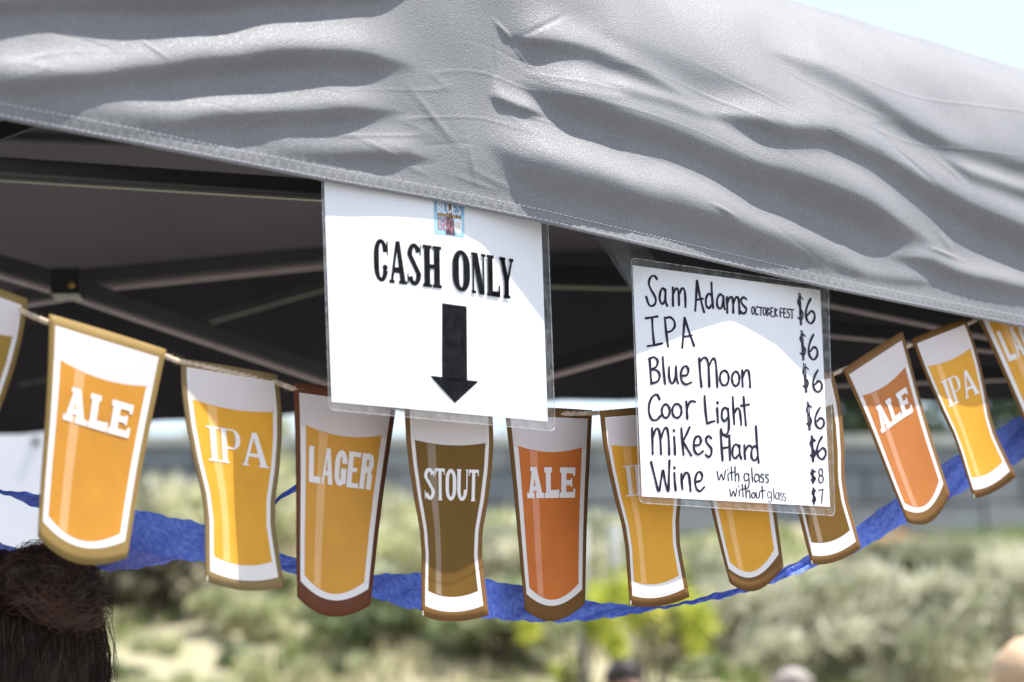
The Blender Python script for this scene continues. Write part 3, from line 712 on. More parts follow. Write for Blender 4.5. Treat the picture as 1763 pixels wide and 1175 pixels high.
CARDS = [
 ('curvy', '', [(-122, 455), (45, 516), (-40, 905), (-185, 850)], .07, ('ochre_beer', (.30, .19, .04)), bOL, 'brown STOUT style curved card cut off by the left edge of the picture'),
 ('pint', 'ALE', [(84, 541), (283, 603), (213, 962), (63, 925)], (.035, .03), AMB, bOL, 'straight glass card reading ALE with olive-gold border above the dark hair'),
 ('curvy', 'IPA', [(311, 618), (476, 646), (488, 1012), (351, 1000)], (.06, .09), GOLD, bTA, 'curved glass card reading IPA left of the red-brown LAGER card'),
 ('pint', 'LAGER', [(504, 659), (682, 684), (633, 1043), (510, 1028)], .085, LAG, bRD, 'red-brown bordered glass card reading LAGER under the CASH ONLY sign corner'),
 ('curvy', 'STOUT', [(696, 692), (843, 700), (837, 1060), (722, 1060)], .048, STO, bB2, 'dark curved glass card reading STOUT below the black arrow'),
 ('pint', 'ALE', [(868, 700), (1018, 707), (1004, 1040), (903, 1050)], .085, ORG, bBR, 'deep orange straight glass card reading ALE hanging upright between the two signs'),
 ('curvy', 'IPA', [(1032, 708), (1166, 698), (1184, 1028), (1081, 1042)], .030, GOLD, bBR, 'curved glass card reading IPA half covered by the menu edge'),
 ('pint', 'LAGER', [(1172, 690), (1316, 668), (1342, 977), (1254, 1004)], .026, GOLD, bBR, 'golden straight glass card peeking out under the middle of the menu'),
 ('curvy', '', [(1290, 668), (1432, 640), (1481, 944), (1395, 973)], .020, STO, bB2, 'brown curved glass card partly behind the right edge of the menu'),
 ('pint', 'ALE', [(1450, 637), (1551, 571), (1630, 852), (1560, 899)], .020, OR2, bB2, 'tilted orange glass card reading ALE right of the menu'),
 ('curvy', 'IPA', [(1569, 584), (1658, 549), (1744, 821), (1673, 859)], .020, GOLD, bBR, 'tilted curved glass card reading IPA near the right edge'),
 ('pint', 'LAGER', [(1655, 490), (1782, 452), (1893, 742), (1792, 790)], .022, GOLD, bBR, 'golden glass card reading LAGER cut off by the right edge of the picture'),
]
for i, (shp, wd, cr_, g, beer, bd, lab) in enumerate(CARDS):
    build_card(shp, wd, cr_, g, beer, bd, lab, curl=.0025+.001*math.sin(i*2.1), sag=(.085 if shp == 'pint' and i > 6 else None))
# twine
def twine():
    pts = [(-160, 452, .062), (-60, 500, .072), (30, 532, .073), (60, 546, .050), (84, 556, .037), (180, 590, .036), (283, 612, .034), (300, 620, .048), (316, 624, .062), (400, 642, .075), (474, 658, .092), (490, 664, .07), (506, 670, .088),
           (600, 688, .089), (680, 700, .08), (700, 704, .055), (780, 708, .052), (842, 712, .06), (875, 713, .088), (950, 713, .089), (1016, 712, .075), (1034, 711, .036), (1100, 706, .033), (1165, 703, .032), (1240, 690, .030), (1320, 676, .028), (1380, 662, .024), (1432, 646, .024), (1452, 636, .024), (1500, 618, .023), (1556, 600, .023), (1572, 592, .023), (1615, 574, .023), (1662, 560, .023), (1690, 545, .028), (1763, 520, .026), (1850, 492, .026)]
    P = [onp(a, b, -c) for a, b, c in pts]; fine = []
    for i in range(len(P)-1):
        for k in range(14): fine.append(P[i]+(P[i+1]-P[i])*k/14)
    fine = np.array(fine); k = np.ones(9)/9
    sm = np.stack([np.convolve(np.pad(fine[:, c], 4, 'edge'), k, 'valid') for c in range(3)], -1)
    V = []; Fc = []
    for ph in (0, 2.09, 4.19):
        s = [p+.0013*(math.cos(ph+i*.9)*PN+math.sin(ph+i*.9)*np.array([0, 0, 1.])) for i, p in enumerate(sm)]
        v, f = tube_data(s, .0014, 5); o = len(V); V += v; Fc += [tuple(a+o for a in q) for q in f]
    tw = mesh_obj('jute_twine', V, Fc, M['twine'], smooth=True)
    tag(tw, 'beige jute twine sagging across the opening and holding the paper glasses', 'twine')
    V = []; Fc = []
    for i in range(3200):
        p = sm[random.randrange(len(sm))]; d = rng.normal(0, 1, 3); d /= np.linalg.norm(d); L = random.uniform(.003, .008); k = len(V)
        b = p+d*L+PD*random.gauss(0, .002); e = np.array([0, 0, .00012])
        V += [p-e, p+e, b]; Fc.append((k, k+1, k+2))
    f = mesh_obj('loose_fibres', V, Fc, M['twine'], tw); tag(f, kind='stuff')
twine()
# ---------------- streamers
def streamer(name, pts, m, label, parent=None, tw=.0, g=None):
    xs = [p[0] for p in pts]; X = np.linspace(xs[0], xs[-1], int((xs[-1]-xs[0])/4))
    top = np.interp(X, xs, [p[1] for p in pts]); bot = np.interp(X, xs, [p[2] for p in pts]); gt = np.interp(X, xs, [p[3] for p in pts]); gb = np.interp(X, xs, [p[4] for p in pts])
    k = np.hanning(11); k /= k.sum(); sm = lambda a: np.convolve(np.pad(a, 5, 'edge'), k, 'valid')
    top, bot, gt, gb = map(sm, (top, bot, gt, gb)); n = 11; V = []
    top = top+1.2*np.sin(X/9)+.8*np.sin(X/4.1); bot = bot+1.3*np.sin(X/7.3+1)+.8*np.sin(X/3.7)
    for i, x in enumerate(X):
        for j in range(n):
            f = j/(n-1); wob = .0018*math.sin(x/11.+j*.9)+.0012*math.sin(x/5.+j*2)+.002*math.sin(x/60.+j*.3)
            V.append(onp(x, top[i]*(1-f)+bot[i]*f, -(gt[i]*(1-f)+gb[i]*f)+wob))
    Fc = [(i*n+j, (i+1)*n+j, (i+1)*n+j+1, i*n+j+1) for i in range(len(X)-1) for j in range(n-1)]
    o = mesh_obj(name, V, Fc, m, smooth=True); tag(o, label, 'streamer'); return o
st1 = [(-120, 800, 815, .32, .32), (0, 843, 848, .32, .33), (75, 852, 880, .31, .33), (140, 862, 920, .27, .30), (227, 875, 945, .2, .23), (300, 892, 962, .15, .17), (345, 900, 968, .12, .15), (420, 932, 978, .13, .15), (490, 956, 984, .13, .14), (560, 978, 1002, .13, .13), (600, 988, 1012, .13, .12), (640, 990, 1028, .13, .11), (700, 987, 1048, .13, .11), (780, 990, 1058, .12, .11), (840, 998, 1065, .12, .11), (900, 1010, 1070, .12, .12), (960, 1024, 1072, .12, .12), (1020, 1036, 1068, .12, .11), (1080, 1042, 1060, .12, .11), (1130, 1043, 1050, .11, .10), (1165, 1041, 1044, .10, .09), (1200, 1030, 1039, .09, .08), (1260, 1015, 1027, .08, .07), (1330, 988, 1004, .07, .07), (1395, 955, 980, .07, .07), (1480, 902, 948, .07, .08), (1560, 845, 900, .07, .08), (1630, 795, 862, .07, .08), (1700, 750, 822, .07, .08), (1763, 712, 790, .07, .08), (1850, 660, 740, .07, .08)]
streamer('crepe_streamer', st1, M['crepe'], 'long twisted blue crepe paper streamer sagging behind the paper glasses')
st2 = [(-120, 880, 930, .35, .35), (0, 934, 980, .35, .35), (60, 955, 1010, .34, .34), (130, 975, 995, .32, .32), (175, 968, 982, .29, .29), (195, 952, 983, .27, .27), (215, 940, 982, .25, .25), (260, 944, 976, .21, .21), (300, 953, 966, .19, .19), (318, 960, 962, .165, .17)]
streamer('crepe_streamer', st2, M['crepe_thin'], 'short pale blue streamer end curling below the olive-bordered ALE card')
st3 = [(380, 930, 960, .25, .25), (470, 862, 872, .25, .25), (490, 848, 856, .25, .25), (512, 833, 845, .25, .25), (560, 800, 815, .25, .25), (590, 790, 806, .25, .25)]
streamer('crepe_streamer', st3, M['crepe'], 'thin blue streamer far behind, between the left IPA and LAGER cards')
st4 = [(1040, 1043, 1068, .115, .115), (1100, 1046, 1060, .113, .113), (1150, 1046, 1049, .11, .11)]

# ================================================================== SIGNS
def sign_plane(g): return lambda x, y, lift: onp(x, y, -g+lift)
def curved_sheet(name, TLp, TRp, BRp, BLp, g, bulge, m, parent, nx=24, ny=24, lift=0., edge=None):
    def f(u, v, lf=0.):
        x = (TLp[0]*(1-u)+TRp[0]*u)*(1-v)+(BLp[0]*(1-u)+BRp[0]*u)*v
        y = (TLp[1]*(1-u)+TRp[1]*u)*(1-v)+(BLp[1]*(1-u)+BRp[1]*u)*v
        return x, y
    V = [onp(*f(i/nx, j/ny), -g+lift+bulge(*f(i/nx, j/ny))) for j in range(ny+1) for i in range(nx+1)]
    Fc = [(j*(nx+1)+i, (j+1)*(nx+1)+i, (j+1)*(nx+1)+i+1, j*(nx+1)+i+1) for j in range(ny) for i in range(nx)]
    return mesh_obj(name, V, Fc, m, parent, smooth=True)
def outline(name, pts, g, bulge, w, m, parent, lift):
    P = []
    n = len(pts)
    for i in range(n-1):
        for k in range(10):
            x = pts[i][0]+(pts[i+1][0]-pts[i][0])*k/10; y = pts[i][1]+(pts[i+1][1]-pts[i][1])*k/10; P.append(onp(x, y, -g+lift+bulge(x, y)))
    P.append(onp(*pts[-1], -g+lift+bulge(*pts[-1])))
    return tube(name, P, w, m, parent, 5)
# CASH ONLY
b1 = lambda x, y: .0035*math.sin((x-560)/390*math.pi)+.0014*1.7*math.sin(x/42.+y/130.)*max(0, min(1, (y-420)/200))+.004*max(0, (y-560)/160)*math.cos((x-600)/120)*.5
g1 = .006
s1 = empty('cash_only_sign', onp(750, 340, -g1), 'white laminated sheet printed CASH ONLY with a big black down arrow', 'sign')
pf = lambda x, y, lf: onp(x, y, -g1+lf+b1(x, y))
curved_sheet('laminate_back', (552, 250), (941, 318), (956, 742), (569, 706), g1, b1, M['filmback'], s1, lift=-.0006)
curved_sheet('paper', (556, 262), (930, 328), (943, 726), (571, 692), g1, b1, M['paper'], s1)
curved_sheet('laminate_front', (552, 250), (941, 318), (956, 742), (569, 706), g1, b1, M['film'], s1, lift=.0040-.0028)
outline('laminate_rim', [(552, 250), (566.5, 695), (568, 702), (574, 706.5), (950, 742), (955.5, 738), (955.5, 730), (941, 318)], g1, b1, .00045, M['filmedge'], s1, .0008)
Z3 = lambda x, y: (540+x/2.555, 300+y/2.555)
tx = [265, 560, 880]; ttop = [281, 320, 374]; tbot = [470, 503, 552]
def cashfn(x, y, lf):          # x in zoom px, y 0..1
    a = np.interp(x, tx, ttop); b = np.interp(x, tx, tbot); return pf(*Z3(x+3*(y-.5), a+(b-a)*y), lf)
pcs = []
for ch, x0, x1 in (('C', 265, 328), ('A', 332, 410), ('S', 413, 473), ('H', 480, 563), ('O', 612, 688), ('N', 694, 757), ('L', 762, 820), ('Y', 819, 880)):
    kw = dict(st=.36, th=.13, sh=.075, sw=.09) if ch in 'HLNAY' else dict(st=.36, th=.10, sh=.07, sw=.08)
    if ch in 'AY': kw['st'] = .30
    if ch == 'H': kw['st'] = .30
    for pc in glyph(ch, **kw): pcs.append([[(x0+(x1-x0)*a, b) for a, b in q] for q in pc])
pieces_mesh('lettering', pcs, cashfn, M['ink'], s1, .0002, .00003)
arrow = [[[(566, 568), (673, 583), (676, 912), (566, 893)]], [[(513, 887), (566, 889.5), (566, 930), (622, 1007)][0:4]], [[(566, 889), (676, 908), (676, 960), (622, 1007)]], [[(676, 907), (725, 912), (676, 958)]], [[(566, 889), (622, 900), (622, 1007), (566, 945)]]]
arrow = [[[(566, 568), (673, 583), (676, 930), (566, 930)]], [[(513, 887), (725, 912), (622, 1007)]]]
pieces_mesh('arrow', arrow, lambda x, y, lf: pf(*Z3(x, y), lf), M['ink'], s1, .0003, .0001)
# logo print
lg = lambda x, y, lf: pf(747.5+51.5*x+.8*y+ (0), 343.5+6.5*x+59*y, lf)
lgm = {k: mat('logo_'+k, c, .4, var=.05, vscale=60) for k, c in dict(blue=(.34, .58, .72), skyblue=(.20, .38, .58), dark=(.07, .035, .05), white=(.82, .84, .88), orange=(.62, .33, .06), rose=(.42, .16, .19), tan=(.70, .55, .38)).items()}
pieces_mesh('logo_panel', [rect(0, 0, 1, 1)], lg, lgm['blue'], s1, .0003)
pieces_mesh('logo_band', [rect(.0, 0, 1, .36)], lg, lgm['skyblue'], s1, .00035)
pieces_mesh('logo_figure', [[[(.42, 0), (.60, 0), (.58, .38), (.66, .62), (.64, .78), (.70, .98), (.36, .98), (.40, .8), (.38, .55), (.42, .38)]]], lg, lgm['dark'], s1, .0004)
pieces_mesh('logo_lettering', text_pieces('BLUES', .10, .90, .05, .36, gap=.14, st=.34, th=.13), lg, lgm['white'], s1, .0005, .00001)
pieces_mesh('logo_lettering', [rect(.1, .385, .90, .47)], lg, lgm['dark'], s1, .00048)
pieces_mesh('logo_lettering', text_pieces('BREWS', .12, .88, .39, .465, gap=.15, st=.25, th=.18), lg, lgm['orange'], s1, .0005, .00001)
pieces_mesh('logo_lettering', text_pieces('BBQ', .12, .62, .50, .86, gap=.14, st=.28, th=.10), lg, lgm['rose'], s1, .0005, .00001)
pieces_mesh('logo_shield', [[[(.66, .52), (.78, .48), (.92, .52), (.91, .82), (.79, .96), (.67, .82)]]], lg, lgm['white'], s1, .0005)
pieces_mesh('logo_shield_print', [rect(.70, .60, .88, .63), rect(.70, .67, .78, .70), rect(.80, .66, .85, .75), rect(.70, .76, .80, .79)], lg, lgm['tan'], s1, .0006)

# MENU
b2 = lambda x, y: .003*math.sin((x-1090)/335*math.pi)+.0015*math.sin(x/60.+y/90.)
g2 = .004
s2 = empty('menu_sign', onp(1260, 480, -g2), 'laminated handwritten drinks menu with six-dollar prices hanging right of the CASH ONLY sign', 'sign')
qf = lambda x, y, lf: onp(x, y, -g2+lf+b2(x, y))
curved_sheet('laminate_back', (1086, 444), (1426, 498), (1437, 889), (1101, 865), g2, b2, M['filmback'], s2, lift=-.0006)
curved_sheet('paper', (1089, 457), (1412, 500), (1429, 873), (1105, 855), g2, b2, M['paper'], s2)
curved_sheet('laminate_front', (1086, 444), (1426, 498), (1437, 889), (1101, 865), g2, b2, M['film'], s2, lift=.0012)
outline('laminate_rim', [(1087, 449), (1091, 445), (1418, 493), (1426, 500), (1437, 880), (1434, 888), (1108, 866.5), (1101, 862), (1087, 449)], g2, b2, .0005, M['filmedge'], s2, .0008)
curved_sheet('tape', (1020, 400), (1112, 424), (1132, 452), (1087, 500), g2-.001, lambda x, y: .002, M['tape'], s2)
curved_sheet('tape', (1040, 404), (1072, 410), (1094, 452), (1085, 492), g2-.003, lambda x, y: .003*math.sin(x/9.), M['tape'], s2)
curved_sheet('tape', (1385, 480), (1432, 492), (1428, 530), (1408, 530), g2-.002, lambda x, y: .002, M['tape'], s2)
def ell(cx, cy, rx, ry, a0=-90, a1=290, n=14, sl=0): return [(cx+rx*math.cos(R(a0+(a1-a0)*i/n)), cy+ry*math.sin(R(a0+(a1-a0)*i/n))) for i in range(n+1)]
def dollar(cx, y0, y1, w=12, sl=9):
    h = y1-y0; S = [(cx+w, y0+h*.2), (cx, y0+h*.12), (cx-w*.9, y0+h*.28), (cx, y0+h*.47), (cx+w, y0+h*.66), (cx+w*.4, y0+h*.84), (cx-w*.8, y0+h*.76)]
    return [(S, 5.8), ([(cx-sl, y0), (cx+sl*.1, y1)], 4.6), ([(cx-sl*.1, y0+2), (cx+sl*.9, y1-2)], 4.6)]
def six(x, y0, y1): # x left, about 38 wide
    h = y1-y0
    return [([(x+22, y0), (x+9, y0+h*.25), (x+1, y0+h*.58), (x+7, y0+h*.88), (x+24, y0+h), (x+38, y0+h*.82), (x+37, y0+h*.6), (x+24, y0+h*.5), (x+9, y0+h*.66)], 9.2)]
T = []
def s(*strokes, w=9.4):
    for q in strokes: T.append((q, w))
# Sam Adams
s([(178, 128), (168, 114), (152, 118), (143, 142), (150, 168), (170, 204), (172, 228), (160, 242), (144, 238), (132, 204)],
  [(214, 178), (202, 166), (192, 186), (190, 216), (200, 234), (211, 222), (214, 196)], [(214, 172), (216, 222), (222, 242)],
  [(246, 163), (247, 242)], [(247, 195), (258, 170), (268, 172), (272, 200), (273, 240)], [(273, 195), (285, 168), (296, 174), (300, 205), (301, 248)],
  [(350, 134), (347, 200), (343, 264)], [(350, 134), (364, 205), (381, 270)], [(346, 218), (374, 212)],
  [(414, 200), (402, 190), (390, 208), (390, 240), (403, 252), (414, 236)], [(413, 142), (415, 200), (420, 252)],
  [(463, 202), (450, 193), (438, 212), (438, 242), (450, 255), (461, 238), (464, 210)], [(464, 200), (466, 240), (471, 258)],
  [(479, 205), (481, 272)], [(481, 228), (491, 206), (502, 208), (506, 235), (507, 272)], [(507, 232), (518, 206), (528, 210), (532, 240), (534, 276)],
  [(563, 214), (550, 205), (540, 220), (548, 238), (562, 254), (560, 270), (547, 275), (537, 264)])
# OCTOBERFEST
s(ell(592, 262, 6, 16), [(617, 250), (608, 246), (602, 262), (606, 280), (616, 278)], [(618, 248), (634, 250)], [(626, 249), (626, 283)], ell(641, 266, 6, 16),
  [(652, 251), (652, 285)], [(652, 251), (661, 256), (652, 266), (663, 275), (652, 285)], [(678, 252), (669, 252), (669, 286), (679, 287)], [(669, 268), (677, 268)],
  [(686, 254), (686, 289)], [(686, 254), (695, 260), (687, 270), (697, 289)], [(721, 255), (709, 254), (709, 290)], [(709, 271), (718, 271)], [(734, 256), (725, 256), (725, 291), (735, 292)], [(725, 273), (733, 273)],
  [(749, 259), (742, 256), (739, 266), (748, 278), (746, 292), (738, 292)], [(750, 257), (766, 260)], [(758, 258), (759, 297)], w=5)
T += dollar(795, 187, 326, 12, 7)+six(818, 212, 318)
# IPA
s([(130, 296), (155, 292), (180, 288)], [(157, 294), (160, 350), (166, 412)], [(138, 416), (168, 411), (200, 404)],
  [(212, 292), (217, 350), (226, 418)], [(212, 296), (235, 292), (252, 308), (254, 332), (240, 350), (220, 356)],
  [(297, 294), (293, 350), (287, 422)], [(297, 294), (315, 350), (338, 414)], [(291, 375), (326, 370)])
T += dollar(805, 348, 477, 12, 7)+six(830, 366, 474)
# Blue Moon
s([(147, 470), (150, 520), (154, 576)], [(144, 470), (165, 463), (181, 478), (176, 502), (154, 516)], [(154, 516), (178, 520), (190, 540), (182, 566), (154, 577)],
  [(203, 462), (207, 520), (213, 578)], [(230, 505), (231, 550), (240, 574), (252, 568), (259, 540)], [(260, 503), (262, 550), (270, 576)],
  [(283, 543), (306, 540), (314, 520), (305, 502), (290, 508), (281, 535), (286, 566), (302, 580), (326, 572)],
  [(360, 468), (364, 530), (370, 590)], [(363, 482), (378, 466), (392, 470), (400, 500), (404, 590)], [(402, 500), (418, 470), (429, 478), (434, 520), (438, 592)],
  ell(468, 553, 19, 32), ell(517, 556, 16, 31), [(545, 520), (547, 590)], [(547, 548), (560, 520), (572, 524), (577, 555), (579, 592)])
T += dollar(817, 490, 616, 12, 8)+six(849, 519, 613)
# Coor Light
s([(190, 645), (178, 624), (158, 634), (145, 665), (145, 705), (158, 732), (178, 732), (193, 716)], ell(216, 695, 17, 29), ell(264, 694, 20, 30), [(304, 654), (309, 728)], [(307, 690), (316, 662), (328, 652), (342, 655)],
  [(383, 630), (387, 690), (394, 749)], [(394, 749), (426, 738)], [(437, 682), (441, 744)], [(438, 656), (440, 661)],
  [(484, 690), (472, 680), (460, 692), (458, 724), (470, 738), (483, 722)], [(484, 684), (488, 740), (486, 780), (474, 798), (460, 792), (454, 772)],
  [(504, 634), (507, 690), (511, 752)], [(510, 706), (522, 684), (533, 690), (538, 720), (541, 755)], [(551, 634), (555, 690), (561, 757)], [(540, 672), (573, 667)])
T += dollar(832, 655, 778, 11, 7)+six(858, 680, 770)
# mikes Hard
s([(157, 768), (159, 830), (160, 880)], [(160, 808), (174, 772), (187, 778), (193, 820), (196, 880)], [(195, 812), (211, 770), (223, 774), (229, 820), (231, 882)],
  [(252, 806), (256, 882)], [(250, 776), (252, 782)], [(283, 768), (287, 820), (293, 884)], [(319, 764), (305, 795), (290, 826)], [(290, 826), (308, 856), (326, 886)],
  [(338, 843), (360, 840), (368, 822), (360, 804), (345, 808), (337, 832), (340, 866), (356, 882), (376, 868)], [(412, 812), (400, 802), (389, 816), (396, 836), (412, 856), (412, 880), (400, 892), (387, 882)],
  [(452, 778), (456, 840), (461, 908)], [(490, 800), (491, 850), (493, 906)], [(457, 856), (492, 850)], [(454, 790), (466, 800), (480, 806), (490, 800)],
  [(532, 850), (518, 838), (505, 854), (504, 886), (516, 898), (529, 884)], [(533, 842), (535, 880), (541, 900)], [(554, 842), (558, 902)], [(557, 872), (566, 850), (578, 843), (585, 850)],
  [(612, 858), (598, 846), (586, 864), (586, 896), (600, 908), (612, 892)], [(604, 760), (609, 840), (616, 918)])
T += dollar(848, 800, 914, 12, 6)+dollar(846, 806, 908, 9, 4)+six(866, 806, 902)
# Wine
s([(153, 914), (168, 975), (186, 1040), (196, 990), (204, 950), (214, 1000), (227, 1040), (230, 975), (232, 908)], [(253, 962), (259, 1036)], [(252, 936), (254, 942)],
  [(283, 964), (288, 1032)], [(286, 992), (300, 962), (314, 966), (320, 1000), (323, 1040)], [(344, 1000), (366, 994), (373, 974), (363, 957), (349, 966), (342, 996), (348, 1028), (363, 1040), (382, 1022)])
s([(437, 955), (445, 992), (455, 966), (465, 992), (473, 951)], [(484, 966), (486, 994)], [(483, 946), (484, 949)], [(498, 934), (501, 994)], [(488, 962), (511, 957)], [(514, 934), (516, 997)], [(516, 976), (524, 963), (530, 970), (531, 998)],
  [(572, 970), (561, 962), (553, 976), (558, 995), (571, 990)], [(573, 964), (575, 1008), (566, 1028), (555, 1018)], [(586, 938), (590, 998)], [(615, 972), (604, 966), (597, 982), (604, 999), (614, 992)], [(616, 968), (620, 1000)],
  [(638, 970), (628, 965), (626, 977), (637, 987), (636, 1000), (625, 999)], [(658, 971), (649, 966), (647, 978), (657, 988), (656, 1001), (646, 1000)], w=5)
T += dollar(850, 944, 1006, 10, 4)+dollar(848, 946, 1004, 8, 3)
s(ell(883, 958, 8, 15), ell(884, 988, 10, 16), w=5.4)
s([(491, 1030), (498, 1062), (507, 1038), (515, 1062), (522, 1028)], [(531, 1036), (533, 1062)], [(530, 1018), (531, 1021)], [(545, 1010), (549, 1064)], [(536, 1033), (558, 1029)], [(560, 1008), (563, 1068)], [(563, 1046), (572, 1036), (578, 1044), (579, 1070)], ell(593, 1057, 7, 12),
  [(605, 1044), (607, 1066), (617, 1068), (620, 1044)], [(630, 1018), (634, 1070)], [(622, 1040), (643, 1036)], w=4.6)
s([(670, 1048), (661, 1040), (654, 1052), (659, 1068), (669, 1064)], [(671, 1042), (672, 1078), (664, 1088), (657, 1082)], [(680, 1026), (683, 1074)], [(702, 1050), (694, 1045), (688, 1058), (694, 1074), (702, 1068)], [(703, 1046), (705, 1076)],
  [(718, 1050), (711, 1046), (709, 1056), (718, 1066), (716, 1079), (709, 1078)], [(731, 1052), (724, 1048), (722, 1058), (731, 1068), (729, 1082), (722, 1080)], w=3.2)
T += dollar(853, 1024, 1098, 8, 3)+dollar(852, 1028, 1094, 6, 2)
s([(873, 1036), (893, 1032)], [(893, 1032), (889, 1062), (887, 1092)], w=4.8)
def writing():
    V = []; Fc = []
    for si, (pts, w) in enumerate(T):
        p = [np.array(q, float) for q in pts]
        if len(p) == 2: p = [p[0], (p[0]+p[1])/2+rng.normal(0, .6, 2), p[1]]
        ex = [2*p[0]-p[1]]+p+[2*p[-1]-p[-2]]; c = []
        for i in range(1, len(ex)-2):
            for k in range(6):
                t = k/6; a, b, cc, d = ex[i-1:i+3]
                c.append(.5*((2*b)+(-a+cc)*t+(2*a-5*b+4*cc-d)*t*t+(-a+3*b-3*cc+d)*t**3))
        c.append(p[-1]); c = np.array(c)
        tg = np.gradient(c, axis=0); tg /= np.linalg.norm(tg, axis=1)[:, None]+1e-9; nr = np.stack([-tg[:, 1], tg[:, 0]], -1)
        hw = w/2*(1+.14*np.sin(np.arange(len(c))*.5+si)); lf = .0003+.000012*(si % 20)
        k0 = len(V)
        # round caps as extra ring points
        for e, sg in ((0, -1), (-1, 1)):
            cap = []
            for a in np.linspace(-90, 90, 6): cap.append(c[e]+hw[e]*(sg*tg[e]*math.cos(R(a))+nr[e]*math.sin(R(a))))
            k = len(V); V += [qf(1060+q[0]/2.5, 430+q[1]/2.5, lf) for q in cap]; Fc.append(tuple(range(k, k+6)))
        k = len(V)
        for i in range(len(c)):
            for sg in (-1, 1):
                q = c[i]+sg*nr[i]*hw[i]; V.append(qf(1060+q[0]/2.5, 430+q[1]/2.5, lf))
        Fc += [(k+2*i, k+2*i+1, k+2*i+3, k+2*i+2) for i in range(len(c)-1)]
    mesh_obj('handwriting', V, Fc, M['marker'], s2)
writing()

# ================================================================== PEOPLE
def skin_body(name, joints, edges, m, parent, lv=2):
    me = bpy.data.meshes.new(name); org = np.array(parent.location)
    me.from_pydata([tuple(np.array(j[0])-org) for j in joints], edges, []); me.materials.append(m)
    o = bpy.data.objects.new(name, me); COL.objects.link(o); o.parent = parent
    sk = o.modifiers.new('skin', 'SKIN'); sk.use_smooth_shade = True
    if not me.skin_vertices: me.skin_vertices.new(name='')
    for i, j in enumerate(joints): me.skin_vertices[0].data[i].radius = (j[1], j[2] if len(j) > 2 else j[1])
    me.skin_vertices[0].data[0].use_root = True
    sb = o.modifiers.new('sub', 'SUBSURF'); sb.levels = lv; sb.render_levels = lv
    return o
M['skin'] = mat('skin', (.52, .30, .22), .5, .4, var=.06, vscale=10); M['skin2'] = mat('ruddy_skin', (.50, .27, .22), .45, .4, var=.06, vscale=10)
